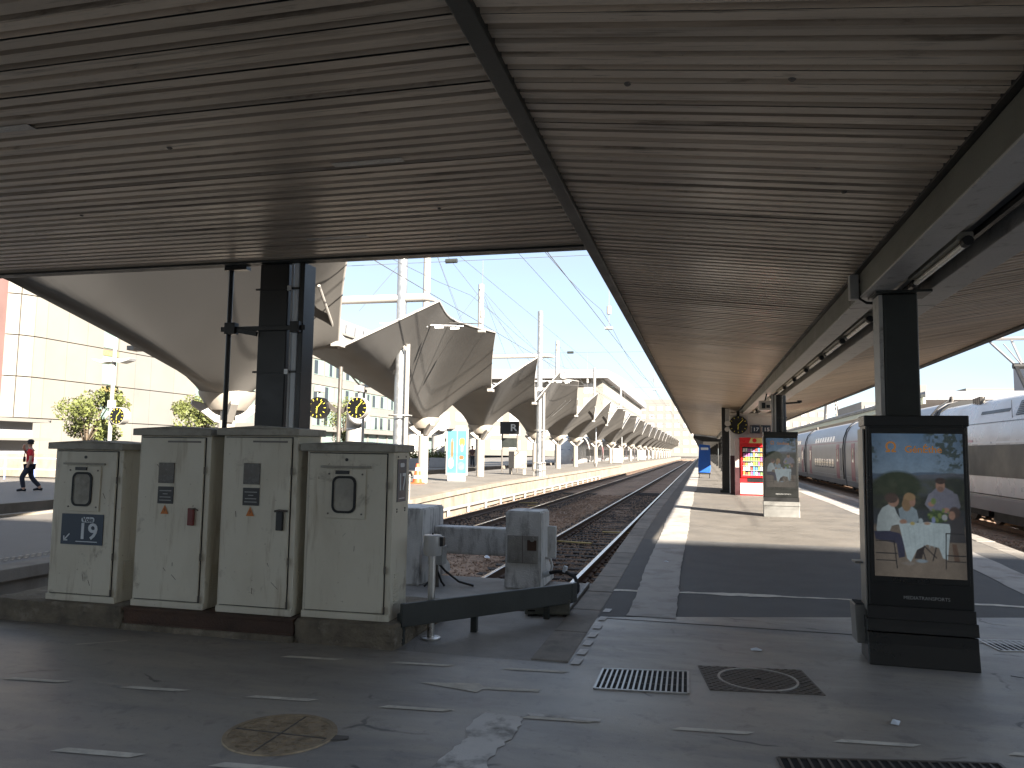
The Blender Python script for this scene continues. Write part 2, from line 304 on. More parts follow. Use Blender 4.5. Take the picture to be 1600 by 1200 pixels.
M['poster'] = vmat('poster_print', 0, rough=.35)
M['yellowlabel'] = mat('label_yellow', (.62,.52,.2), .5, var=.05)

# ------------------------------------------------------------------ lettering meshes (made first, while the scene is small)
TXT = {}
def text_mesh(s, size, ext=.0015):
    k = (s, size)
    if k in TXT: return TXT[k]
    cu = bpy.data.curves.new('lettering', 'FONT'); cu.body = s; cu.size = size; cu.extrude = ext; cu.align_x = 'CENTER'; cu.align_y = 'CENTER'; cu.resolution_u = 3; cu.offset = size*.018 if s != 'MEDIATRANSPORTS' else 0
    o = bpy.data.objects.new('lettering', cu); COL.objects.link(o)
    dg = bpy.context.evaluated_depsgraph_get(); me = bpy.data.meshes.new_from_object(o.evaluated_get(dg)); me.name = 'lettering'
    bpy.data.objects.remove(o); bpy.data.curves.remove(cu); TXT[k] = me; return me
def text(s, size, m, parent, loc, rot=(math.pi/2,0,0), name='lettering', sx=1):
    me = text_mesh(s, size).copy(); me.materials.clear(); me.materials.append(m)
    o = put(name, me, parent); o.location = loc; o.rotation_euler = rot; o.scale = (sx,1,1); return o
for s_, z_ in (('Voie',.062),('19',.2),('17',.2),('17',.17),('15',.17),('MEDIATRANSPORTS',.036),('R',.62),('GénÉthe',.075),('Ω',.11)): text_mesh(s_, z_)

# ================================================================== SETTING
def sm(t): t = max(0, min(1, t)); return t*t*(3-2*t)
def pz(y): return .2*sm((y-7.6)/10.4)          # central platform climbs gently off the concourse
def pzl(y): return .22*sm((y-14)/22.)          # left platform

struct(MB().add([(-3000,-600,-1.0),(3000,-600,-1.0),(3000,4500,-1.0),(-3000,4500,-1.0)], [(0,1,2,3)]).build('ground', mat('yard_ground', (.17,.15,.125), .9, var=.3, vs=.05)))
fl = MB()
for a in ((-60,-20,-.8,60,5.9,0), (-1.0,5.9,-.8,4.6,7.6,0), (4.6,5.9,-.8,40,10,0), (-40,5.9,-.8,-8.65,7.2,0)): fl.box(*a)
struct(fl.build('concourse_floor', M['mastic']))
sb = MB().box(-6.4,5.9,-.8,-1.0,9.55,-.006)
struct(sb.build('track_end_slab', mat('slab_concrete', (.24,.225,.205), .65, var=.3, vs=1.5, dirt=(.12,.11,.1), ds=1.6, damt=.6, bump=.5, bs=60)))

def strip(name, m, x0, x1, ys, zf, zb, mb=None):
    mb = mb or MB(); n = len(ys); vs = []
    for y in ys: vs += [(x0,y,zf(y)),(x1,y,zf(y)),(x0,y,zb),(x1,y,zb)]
    fs = []
    for i in range(n-1):
        a = i*4; b = a+4
        fs += [(a,a+1,b+1,b),(a,b,b+2,a+2),(a+1,a+3,b+3,b+1)]
    fs += [(0,2,3,1),(a+4,a+5,a+7,a+6)]
    mb.add(vs, fs); return mb.build(name, m, recalc=False)
ysP = list(np.arange(13.6,22,.7))+[22,40,80,160,330]
plat = strip('platform', M['asphalt'], -1.0, 4.6, ysP, pz, -.95); struct(plat)
struct(strip('platform_ramp', M['asphalt_dark'], -1.0, 4.6, list(np.arange(7.6,13.61,.6)), pz, -.95))
# coping stones of the platform edges
stone = MB().box(-.15,-.488,-.2,.15,.488,.0)
me = stone.mesh('coping_stone'); me.materials.append(M['kerb'])
for side, x, y0, n in ((-1,-1.15,6.45,40),(1,4.75,10.5,16)):
    for i in range(n):
        y = y0+i; o = put('coping_stone', me, plat, bevel=.012); o.location = (x, y, pz(y)+.006+random.uniform(-.003,.004))
        o.rotation_euler = (math.atan(pz(y+.5)-pz(y-.5)), random.uniform(-.006,.006), random.uniform(-.003,.003))
    far = strip('far_coping', M['kerb'], x-.15, x+.15, [y0+n-.5,60,120,330], lambda y: pz(y)+.006, -.2); far.parent = plat; far['kind'] = 'stuff'
    wl = strip('platform_wall', M['concrete'], x-.09, x+.1, [y0-.5 if side>0 else 9.55, 30, 330], lambda y: -.05, -.95); wl.parent = plat
# seams and patches on the platform: old trench line, transverse joint
def patch(name, pts, m, dz=.004, zf=pz, par=None, sub=1):
    # pts: quad; subdivided along its long side so it follows the ramp
    a, b, c, d = [Vector((p[0],p[1],0)) for p in pts]; mb = MB(); n = max(1, sub); vs = []
    for i in range(n+1):
        t = i/n
        for p in (a.lerp(d,t), b.lerp(c,t)): vs.append((p.x,p.y,zf(p.y)+dz))
    mb.add(vs, [(2*i,2*i+1,2*i+3,2*i+2) for i in range(n)]); o = mb.build(name, m, par, recalc=False); return o
def jag(name, x0, x1, y0, y1, m, dz, zf=pz, n=40, amp=.02, par=None, seed=1, along='y'):
    # worn painted strip with a ragged outline
    r = random.Random(seed); vs = []
    for i in range(n+1):
        t = i/n; e0 = r.uniform(-amp,amp)+amp*1.5*math.sin(t*23+seed); e1 = r.uniform(-amp,amp)+amp*1.5*math.sin(t*17+2*seed)
        if along == 'y':
            y = y0+(y1-y0)*t; vs += [(x0+e0,y,zf(y)+dz),(x1+e1,y,zf(y)+dz)]
        else:
            x = x0+(x1-x0)*t; ya = y0(t)+e0; yb = y1(t)+e1; vs += [(x,ya,zf(ya)+dz),(x,yb,zf(yb)+dz)]
    mb = MB().add(vs, [(2*i,2*i+1,2*i+3,2*i+2) for i in range(n)])
    return mb.build(name, m, par, recalc=False)
struct(jag('safety_band', -.74, -.27, 7.75, 30, M['band_paint'], .010, n=120, amp=.01))
struct(jag('safety_band', -.74, -.22, 30, 300, M['band_paint'], .008, n=20, amp=.0))
struct(jag('safety_band', 3.62, 4.12, 10, 42, M['band_paint'], .006, n=90, amp=.012, seed=4))
struct(jag('safety_band', 3.62, 4.12, 42, 300, M['band_paint'], .008, n=20, amp=0))
struct(jag('painted_band', -1.31, -1.06, 2.6, 4.68, M['white_paint'], .004, zf=lambda y: 0, n=44, amp=.014, seed=9))
struct(jag('pale_joint', -1.0, 4.6, lambda t: 9.05+.5*t, lambda t: 9.15+.5*t, M['dash_paint'], .005, n=60, amp=.02, seed=5, along='x'))
struct(patch('floor_patch', [(-1.0,7.6),(4.6,7.6),(4.6,9.3),(-1.0,7.62)], M['mastic'], .0045, sub=6))
for k, (a, b, c, d) in enumerate(((2.2,6.55,6.5,4.6),(2.05,6.75,2.05,8.2))):
    struct(MB().bar((a,b,.001),(c,d,.001),.008,.005).build('floor_joint', M['blacksteel']))
# floor markings: three rows of short dashes, an arrow, a line of small squares
def dash(x0, y0, x1, y1, wd=.055, m='dash_paint', name='painted_dash'):
    d = Vector((x1-x0,y1-y0)).normalized(); n = Vector((-d.y,d.x))*wd/2; sk = .03
    P = [(x0-sk-n.x,y0-n.y),(x1-sk-n.x,y1-n.y),(x1+sk+n.x,y1+n.y),(x0+sk+n.x,y0+n.y)]
    mb = MB().add([(p[0],p[1],.004) for p in P], [(0,1,2,3)]); return struct(mb.build(name, M[m], recalc=False))
for i in range(9): dash(-3.12+.855*i-1.71, 5.47+.088*i-.18, -2.68+.855*i-1.71, 5.51+.088*i-.18) if 1 < i < 5 else None
for i in range(-2,8): dash(-2.83+.89*i, 4.55+.062*i, -2.41+.89*i, 4.59+.062*i)
for i in range(0,2): dash(-3.29+.9*i, 3.5+.06*i, -2.84+.9*i, 3.54+.06*i, .065)
ar = MB().add([(-1.9,5.14,.004),(-1.46,5.045,.004),(-1.44,5.12,.004),(-1.07,5.17,.004),(-1.07,5.225,.004),(-1.45,5.175,.004),(-1.5,5.24,.004)], [(0,1,2,5,6),(2,3,4,5)])
struct(ar.build('painted_arrow', M['dash_paint'], recalc=False))
struct(MB().add([(-1.02,4.70,.005),(-.6,4.715,.005),(-.6,4.76,.005),(-1.05,4.745,.005)], [(0,1,2,3)]).build('painted_dash', M['white_paint'], recalc=False))
for y in (5.98,6.27,6.57,6.87,7.2,7.56,7.95):
    struct(MB().add([(-1.0+.02,y-.085,pz(y)+.0075),(-.93+.02,y-.085,pz(y)+.0075),(-.92+.02,y+.085,pz(y)+.0075),(-.99+.02,y+.085,pz(y)+.0075)], [(0,1,2,3)]).build('painted_square', M['clean_white'], recalc=False))
struct(dash(-2.1,6.02,-1.5,6.09,.0) if 0 else MB().add([(-4.9,5.30,.004),(-4.6,5.52,.004),(-4.57,5.52,.004),(-4.86,5.30,.004)], [(0,1,2,3)]).build('painted_dash', M['dash_paint'], recalc=False))

# left platforms
lp = strip('left_platform', M['pale_plat'], -14.7, -9.0, [7.2,14,18,22,26,30,36,60,120,330], pzl, -.95); struct(lp)
slab = MB().box(-.2,-1.485,-.16,.2,1.485,0); sme = slab.mesh('coping_slab'); sme.materials.append(M['wall_lit'])
wpm = MB().box(-.12,-1.487,-.9,.12,1.487,-.161); wme = wpm.mesh('wall_panel'); wme.materials.append(M['wall_lit'])
for i in range(26):
    y = 8.7+3*i
    for nm, mm, x in (('coping_slab', sme, -8.8),('wall_panel', wme, -8.8)):
        o = put(nm, mm, lp, bevel=.012 if nm=='coping_slab' else 0); o.location = (x, y, pzl(y)+.004); o.rotation_euler = (math.atan((pzl(y+1)-pzl(y-1))/2),0,random.uniform(-.002,.002))
fw = strip('far_wall', M['wall_lit'], -9.0, -8.63, [85.2,150,330], pzl, -.95); fw.parent = lp
fw2 = strip('back_wall', M['wall_lit'], -14.9, -14.7, [7.2,30,330], lambda y: pzl(y)+.003, -.95); fw2.parent = lp
lp2 = strip('outer_platform', M['pale_plat'], -40, -18.1, [7.2,14,18,22,26,30,36,60,120,330], pzl, -.95); struct(lp2)
o2 = strip('outer_coping', M['wall_lit'], -18.1, -17.85, [7.2,14,18,22,26,30,36,60,120,330], lambda y: pzl(y)+.004, -.95); o2.parent = lp2
rp = strip('right_platform', M['asphalt'], 13.6, 19, [12,40,330], lambda y: .0, -.95); struct(rp)
# tactile studs strip on the left platform
tm = MB()
for i in range(24):
    for j in range(3): tm.cbox((-9.42+.1*j, 7.9+.11*i, pzl(8)+.006), (.05,.035,.012))
t_ = tag(tm.build('tactile_strip', M['postpaint'], recalc=False), 'ribbed grey tactile strip along left platform edge', 'tactile strip', kind='stuff')

# ------------------------------------------------------------------ track beds
def bed(name, x0, x1, y0, y1):
    ys = [y0]; 
    while ys[-1] < 34: ys.append(ys[-1]+.22)
    ys += [45,70,120,330]; xs = np.linspace(x0, x1, max(4,int((x1-x0)/.22))); vs = []; n = len(xs)
    for y in ys:
        for x in xs: vs.append((x, y, -.735+(RNG.uniform(-.022,.022) if y < 34 else 0)+.02*math.sin(x*1.7+y*.23)))
    fs = [(j*n+i, j*n+i+1, (j+1)*n+i+1, (j+1)*n+i) for j in range(len(ys)-1) for i in range(n-1)]
    o = MB().add(vs, fs).build(name, M['ballast'], recalc=False, smooth='all'); o['kind'] = 'structure'; return o
bed('ballast_bed', -8.7, -1.2, 7.0, 330); bed('ballast_bed', 4.6, 13.7, 9.9, 330); bed('ballast_bed', -17.9, -14.7, 7.0, 330)
def stones(name, n, x0, x1, y0, y1, s0, s1, holes=()):
    base = np.array([(1,0,0),(-1,0,0),(0,1,0),(0,-1,0),(0,0,1),(0,0,-1)], float)
    tri = np.array([(0,2,4),(2,1,4),(1,3,4),(3,0,4),(2,0,5),(1,2,5),(3,1,5),(0,3,5)])
    u = RNG.random(n); ys = y0+(y1-y0)*u**1.6; xs = RNG.uniform(x0,x1,n); s = RNG.uniform(s0,s1,n)
    keep = np.ones(n, bool)
    for a, b in holes: keep &= ~((xs > a) & (xs < b))
    xs, ys, s = xs[keep], ys[keep], s[keep]; n = len(xs)
    V = base[None]*RNG.uniform(.55,1.25,(n,6,1)); V[:,:,2] *= .8
    a = RNG.uniform(0,6.28,n); ca, sa = np.cos(a), np.sin(a)
    X = V[:,:,0]*ca[:,None]-V[:,:,1]*sa[:,None]; Y = V[:,:,0]*sa[:,None]+V[:,:,1]*ca[:,None]
    V = np.stack([X*s[:,None]+xs[:,None], Y*s[:,None]+ys[:,None], V[:,:,2]*s[:,None]-.715+RNG.uniform(-.015,.02,n)[:,None]], 2)
    F = (tri[None]+6*np.arange(n)[:,None,None]).reshape(-1,3)
    me = bpy.data.meshes.new(name); me.from_pydata(V.reshape(-1,3).tolist(), [], F.tolist()); me.materials.append(M['ballast']); me.update()
    o = put(name, me); o['kind'] = 'stuff'; return o
tag(stones('ballast_stones', 26000, -8.55, -1.35, 7.3, 42, .02, .045), 'brown ballast stones between the two middle tracks', 'ballast')
tag(stones('ballast_stones', 6000, 6.2, 8.6, 14, 40, .025, .05), 'brown ballast stones beside the right hand train', 'ballast')
RP = [(-.07,-.17),(.07,-.17),(.07,-.155),(.012,-.135),(.012,-.04),(.036,-.03),(.036,-.003),(.028,0),(-.028,0),(-.036,-.003),(-.036,-.03),(-.012,-.04),(-.012,-.135),(-.07,-.155)]
slp = MB().box(-1.3,-.125,-.16,1.3,.125,0); slm = slp.mesh('sleeper'); slm.materials.append(M['sleeper'])
clm = MB().cbox((0,0,.02),(.2,.12,.05)).mesh('rail_clip'); clm.materials.append(M['rust'])
def track(x, y0, n, label, far=330, show=True):
    t = thing('railway_track', label, 'railway track', (x, y0, -.52))
    for s in (-.7525, .7525):
        mb = MB(); k = len(RP)
        vs = [(s+p, yy, q) for yy in (0, far-y0) for p, q in RP]
        fs = [(i,(i+1)%k,k+(i+1)%k,k+i) for i in range(k)]+[tuple(range(k))]
        mb.add(vs, fs); mb.m = [1 if RP[i][1] >= -.004 and RP[(i+1)%k][1] >= -.004 else 0 for i in range(k)]+[0]
        mb.build('rail', [M['railside'], M['railtop']], t)
    for i in range(n):
        o = put('sleeper', slm, t, bevel=.01 if i < 25 else 0); o.location = (random.uniform(-.02,.02), .3+.6*i, -.178+random.uniform(-.008,.008)); o.rotation_euler = (0,0,random.uniform(-.012,.012))
    for i in range(min(n,30)):
        for s in (-.7525,.7525):
            o = put('rail_clip', clm, t); o.location = (s, .3+.6*i, -.178)
    return t
track(-2.83, 9.7, 60, 'shiny railed track ending at the concrete buffer stop')
track(-7.0, 7.3, 60, 'middle left track running beneath the sunlit platform wall')
track(6.23, 10.2, 50, 'empty track between right platform edge and silver train')
track(10.0, 11, 0, 'track under the silver double-deck train')
track(-16.3, 7.4, 40, 'far left track between the two left platforms')

# ------------------------------------------------------------------ canopies
def slat_mesh(name, x0, z0, x1, z1, n=1, p=.125):
    prof = [(0,0),(.074,0),(.085,.044),(.114,.044),(.125,0)]; vs = []; fs = []; k = 0
    for j in range(n):
        for i, (y, dz) in enumerate(prof):
            vs += [(x0, y+j*p, z0+dz), (x1, y+j*p, z1+dz)]
        b = j*10
        fs += [(b+2*i, b+2*i+2, b+2*i+3, b+2*i+1) for i in range(4)]
    mb = MB().add(vs, fs); me = mb.mesh(name); me.materials.append(M['slat']); return me
cc = thing('concourse_canopy', 'low flat canopy with ribbed grey soffit over the concourse', 'canopy', (-10,0,0))
CX0, CX1 = -20, -1.035
sme_ = slat_mesh('soffit_slat', CX0+10, 3.5, CX1+10, 3.5)
for i in range(43):
    o = put('soffit_slat', sme_, cc); o.location = (0, 6.795-.125*i, random.uniform(-.0015,.0015)); o.rotation_euler = (random.uniform(-.003,.003), random.uniform(-.0003,.0003), 0)
MB().box(CX0+10,1.45,3.57,CX1+10,6.9,3.8).build('roof_deck', M['roofgrey'], cc)
MB().box(CX0+10,6.925,3.478,CX1+10,7.0,3.86).box(CX0+10,6.86,3.478,CX1+10,6.925,3.498).build('front_fascia', M['darksteel'], cc, bevel=.004)

pc = thing('platform_canopy', 'long low canopy with ribbed soffit and central beams over right platform', 'canopy', (1.7,0,0))
PX = 1.7
EY = 75.
NS = 86
ml = slat_mesh('soffit_slat', -.93-PX, 3.50, 1.36-PX, 3.245); mr = slat_mesh('soffit_slat', 2.14-PX, 3.07, 4.14-PX, 3.38)
for i in range(NS):
    for mm in (ml, mr):
        o = put('soffit_slat', mm, pc); o.location = (0, 2.2+.125*i, random.uniform(-.0015,.0015)); o.rotation_euler = (random.uniform(-.003,.003), 0, 0)
nfar = int((EY-2.2-.125*NS)/.125)
for nm, a in (('far_soffit', (-.93-PX,3.50,1.36-PX,3.245)), ('far_soffit', (2.14-PX,3.07,4.14-PX,3.38))):
    o = put(nm, slat_mesh(nm, *a, nfar), pc); o.location = (0, 2.2+.125*NS, 0); o['kind'] = 'stuff'
    o = put('near_soffit', slat_mesh('near_soffit', *a, 6), pc); o.location = (0, 2.2-.125*6, 0); o['kind'] = 'stuff'
dk = MB()
for (xa,za,xb,zb) in ((-.93,3.57,1.36,3.32),(1.36,3.32,2.14,3.15),(2.14,3.15,4.14,3.46)):
    dk.prism([(xa-PX,za+.01),(xb-PX,zb+.01),(xb-PX,zb+.2),(xa-PX,za+.2)], 'y', 1.45, EY)
dk.build('roof_deck', M['roofgrey'], pc)
MB().box(-1.03-PX,1.45,3.462,-.93-PX,EY,3.80).build('edge_fascia', M['darksteel'], pc, bevel=.006)
MB().box(4.14-PX,1.45,3.345,4.24-PX,EY,3.70).build('edge_fascia', M['darksteel'], pc, bevel=.006)
# two spine beams, with a dark lamp trough between them
for i in range(12):
    y0 = 1.5+6.3*i; y1 = min(EY, y0+6.285)
    b = MB().box(1.38-PX,y0,3.02,1.565-PX,y1,3.23).build('spine_beam', M['greenbeam'], pc, bevel=.008)
    MB().box(1.372-PX,y0,3.0,1.573-PX,y1,3.018).build('beam_flange', M['beambottom'], b, bevel=.004)
    b2 = MB().box(1.88-PX,y0,3.01,2.13-PX,y1,3.2).build('spine_beam', M['beambottom'], pc, bevel=.008)
MB().box(1.34-PX,1.5,3.232,2.15-PX,EY,3.3).build('trough_lid', M['blacksteel'], pc)
MB().box(1.60-PX,1.5,3.09,1.70-PX,EY,3.15).build('cable_trunking', M['tubebody'], pc, bevel=.004)
MB().cyl((1.8-PX,1.5,3.1),(1.8-PX,EY,3.1),.03,n=8).build('drain_pipe', M['blacksteel'], pc, smooth=True)
# lamps along the trough
lamp = thing('strip_lamp', 'x', 'strip lamp', (1.665,0,0), group='strip lamps in the canopy trough')
MB().box(-.055,-.62,3.02,.045,.62,3.075).build('lamp_body', M['tubebody'], lamp, bevel=.008)
MB().cyl((.0,-.6,2.998),(0,.6,2.998),.022,n=10).build('tube', M['tubeglass'], lamp, smooth=True)
MB().cyl((.0,-.66,3.005),(0,-.59,3.005),.034,n=10).cyl((.0,.59,3.005),(0,.66,3.005),.034,n=10).build('end_cap', M['rubber'], lamp, smooth=True)
MB().cbox((0,-.3,3.08),(.03,.03,.06)).cbox((0,.3,3.08),(.03,.03,.06)).build('hanger', M['rubber'], lamp)
LY = [6.1,9.1,10.7,12.4,14.1,15.8,17.6,20.6,22.4,24.2,26.2]
for i, y in enumerate(LY):
    l = lamp if i == 0 else copy_tree(lamp)
    l.location = (1.685, y, 0); l['label'] = f'{ORD[i]} fluorescent strip lamp along the beam, counted from camera' if i else 'nearest fluorescent strip lamp, just in front of the big dark column'
jb = thing('junction_box', 'small grey junction box with black cable on beam above column', 'junction box', (1.34,7.35,3.02))
MB().box(-.045,-.05,-.02,.03,.05,.2).build('box_body', M['greybox'], jb, bevel=.006)
MB().tube([(0.03,-.02,.15),(.07,-.05,.1),(.03,-.08,-.03),(.08,-.1,-.07),(.2,-.1,-.08)], .012, 8).build('cable', M['rubber'], jb, smooth=True)

# small round fixings and a hanging cable on the soffits
for i, (x, y) in enumerate(((-.35,3.72),(.42,3.66),(.9,5.2))):
    z = 3.50-(x+.93)*.1114; MB().lathe([(.0,-.008),(.01,-.008),(.017,-.002),(.02,.004)], (x-PX,y,z), 12).build('fixing', M['iron'], pc, smooth=True)
for i, (x, y) in enumerate(((-3.3,4.1),(-2.0,5.6),(-5.0,5.2))):
    MB().lathe([(.0,-.008),(.01,-.008),(.017,-.002),(.02,.004)], (x+10,y,3.5), 12).build('fixing', M['iron'], cc, smooth=True)
for i, (x, y, L_) in enumerate(((-1.9,4.55,.5),(-3.9,3.6,.35),(-2.9,6.2,.6))):
    MB().box(x+10-L_,y,3.497,x+10,y+.07,3.4995).build('repair_strip', M['beambottom'], cc)
# columns
c1 = thing('canopy_column', 'dark square steel column rising behind the large advertising totem', 'column', (1.635,7.12,0))
MB().box(-.135,-.12,0,.135,.12,2.975).build('shaft', M['darksteel'], c1, bevel=.012)
MB().box(-.17,-.115,.3,-.137,.115,2.97).build('side_plate', M['beambottom'], c1, bevel=.004)  # pale strip painting the light on the column's left face
MB().box(-.2,-.16,2.977,.24,.16,2.998).build('cap_plate', M['darksteel'], c1)
c2 = thing('canopy_column', 'round black column with strapped conduits behind the smaller totem', 'column', (1.76,18.95,.2))
MB().cyl((0,0,0),(0,0,2.79),.155,n=20).build('shaft', M['blacksteel'], c2, smooth=True)
for z in (1.95,2.25): MB().cyl((0,0,z),(0,0,z+.03),.172,n=20).build('strap', M['darksteel'], c2, smooth=True)
for x in (-.17,-.1): MB().cyl((x,-.16,0),(x,-.16,2.79),.02,n=8).build('conduit', M['greybox'], c2, smooth=True)
c3 = thing('canopy_column', 'dark column left of the white kiosk under the canopy', 'column', (.84,29.5,.2))
MB().box(-.13,-.13,0,.13,.13,3.15).build('shaft', M['blacksteel'], c3, bevel=.01)
MB().box(-.2,-.2,0,.2,.2,.08).build('base_plate', M['darksteel'], c3)
for i, y in enumerate((41,53,65)):
    c = thing('canopy_column', f'distant dark canopy column, {ORD[i]} beyond the white kiosk', 'column', (1.6,y,.2))
    MB().box(-.13,-.13,0,.13,.13,2.8).build('shaft', M['blacksteel'], c); MB().box(-.18,-.18,0,.18,.18,.06).build('base_plate', M['darksteel'], c)
c4 = thing('canopy_column', 'black steel column with white conduit behind the cream cabinets', 'column', (-4.2,7.06,0))
MB().box(-.205,-.13,0,.12,.15,3.477).build('shaft', M['blacksteel'], c4, bevel=.01)
MB().cyl((.15,-.1,0),(.15,-.1,3.477),.012,n=8).build('thin_conduit', M['alu'], c4, smooth=True)
MB().box(.175,-.12,0,.235,-.06,3.477).build('white_conduit', M['signwhite'], c4, bevel=.01)
MB().box(.245,-.13,0,.30,.1,3.477).build('rear_flange', M['blacksteel'], c4, bevel=.006)
for z in (2.35,3.2):
    MB().box(-.24,-.145,z,.31,-.132,z+.02).build('strap', M['blacksteel'], c4)
    MB().cbox((.15,-.14,z+.01),(.04,.05,.05)).build('clip', M['alu'], c4)
MB().box(-.62,-.16,2.78,.34,-.146,2.83).cbox((-.5,-.15,2.81),(.12,.08,.12)).cbox((.24,-.16,2.81),(.1,.07,.11)).bar((-.48,-.15,2.8),(-.2,-.15,2.75),.03,.05).build('clamp_arm', M['blacksteel'], c4, bevel=.004)
pl = thing('thin_pole', 'thin black pole left of the black column, clamped to it', 'pole', (-4.79,7.0,0))
MB().cyl((0,0,.0),(0,0,3.477),.026,n=10).build('rod', M['blacksteel'], pl, smooth=True)
MB().box(-.06,-.04,3.44,.2,.04,3.476).build('top_bracket', M['blacksteel'], pl)

# the darker, lower canopy that carries on down the platform
dc = thing('far_canopy', 'dark low canopy continuing far down the right platform', 'canopy', (1.7,EY,0))
MB().prism([(-2.5,3.55),(2.5,3.5),(2.5,3.1),(1.6,2.75),(-1.6,2.75),(-2.5,3.1)], 'y', .5, 170).build('roof', M['blacksteel'], dc)
for i in range(10): MB().box(-.12,4+i*14,-.0,.12,4.24+i*14,2.75).build('column', M['blacksteel'], dc)

# the station hall behind the camera, whose shadow covers the concourse
hall = thing('station_hall', 'tall station hall behind the viewer that shades the concourse', 'building', (0,-20,0))
MB().box(-14,-22,0,42,-.3,23.2).build('wall', mat('hall_stone',(.55,.5,.43),.8,var=.1,vs=.4), hall)
for i in range(5):
    wd = MB().box(-9+i*10,-.3,5,-4+i*10,-.22,12).build('window', M['glass'], hall)
MB().box(-15,-23,23.2,43,0,23.6).build('roof', M['roofgrey'], hall)

# ================================================================== FOREGROUND OBJECTS
# plinth under the cabinets
pt = thing('cabinet_plinth', 'low stained concrete and rusty steel plinth under the four cabinets', 'plinth', (-4.4,5.9,0))
def rough_block(x0, y0, z0, x1, y1, z1, seed, amp=.008):
    bm = bmesh.new(); bmesh.ops.create_cube(bm, size=1)
    bmesh.ops.scale(bm, vec=(x1-x0,y1-y0,z1-z0), verts=bm.verts); bmesh.ops.translate(bm, vec=((x0+x1)/2,(y0+y1)/2,(z0+z1)/2), verts=bm.verts)
    bmesh.ops.bevel(bm, geom=bm.edges[:], offset=.012, segments=1, affect='EDGES')
    bmesh.ops.subdivide_edges(bm, edges=[e for e in bm.edges if e.calc_length() > .15], cuts=9, use_grid_fill=True)
    r = random.Random(seed)
    for v in bm.verts: v.co += Vector((r.uniform(-amp,amp),r.uniform(-amp,amp),r.uniform(-amp,amp)*.6))
    me = bpy.data.meshes.new('block'); bm.to_mesh(me); bm.free(); return me
for nm, a, m, sd_ in (('concrete_block',(-1.95,-.05,-.02,-.535,1.2,.19),'concrete_dirty',1),('concrete_block',(1.12,-.02,-.02,2.0,1.2,.19),'concrete_dirty',2),('rear_block',(-.535,.12,-.02,1.12,1.2,.185),'concrete_dirty',3)):
    me = rough_block(*a, sd_); me.materials.append(M[m]); put(nm, me, pt, smooth=True)
MB().box(-.53,-.03,.055,1.115,.0,.185).box(-.53,-.045,.165,1.115,.118,.188).box(-.53,-.04,.05,1.115,.118,.068).build('steel_channel', M['rust'], pt, bevel=.004)
MB().box(-.53,-.055,-.01,1.115,.0,.052).build('footing', M['concrete_dirty'], pt, bevel=.01)

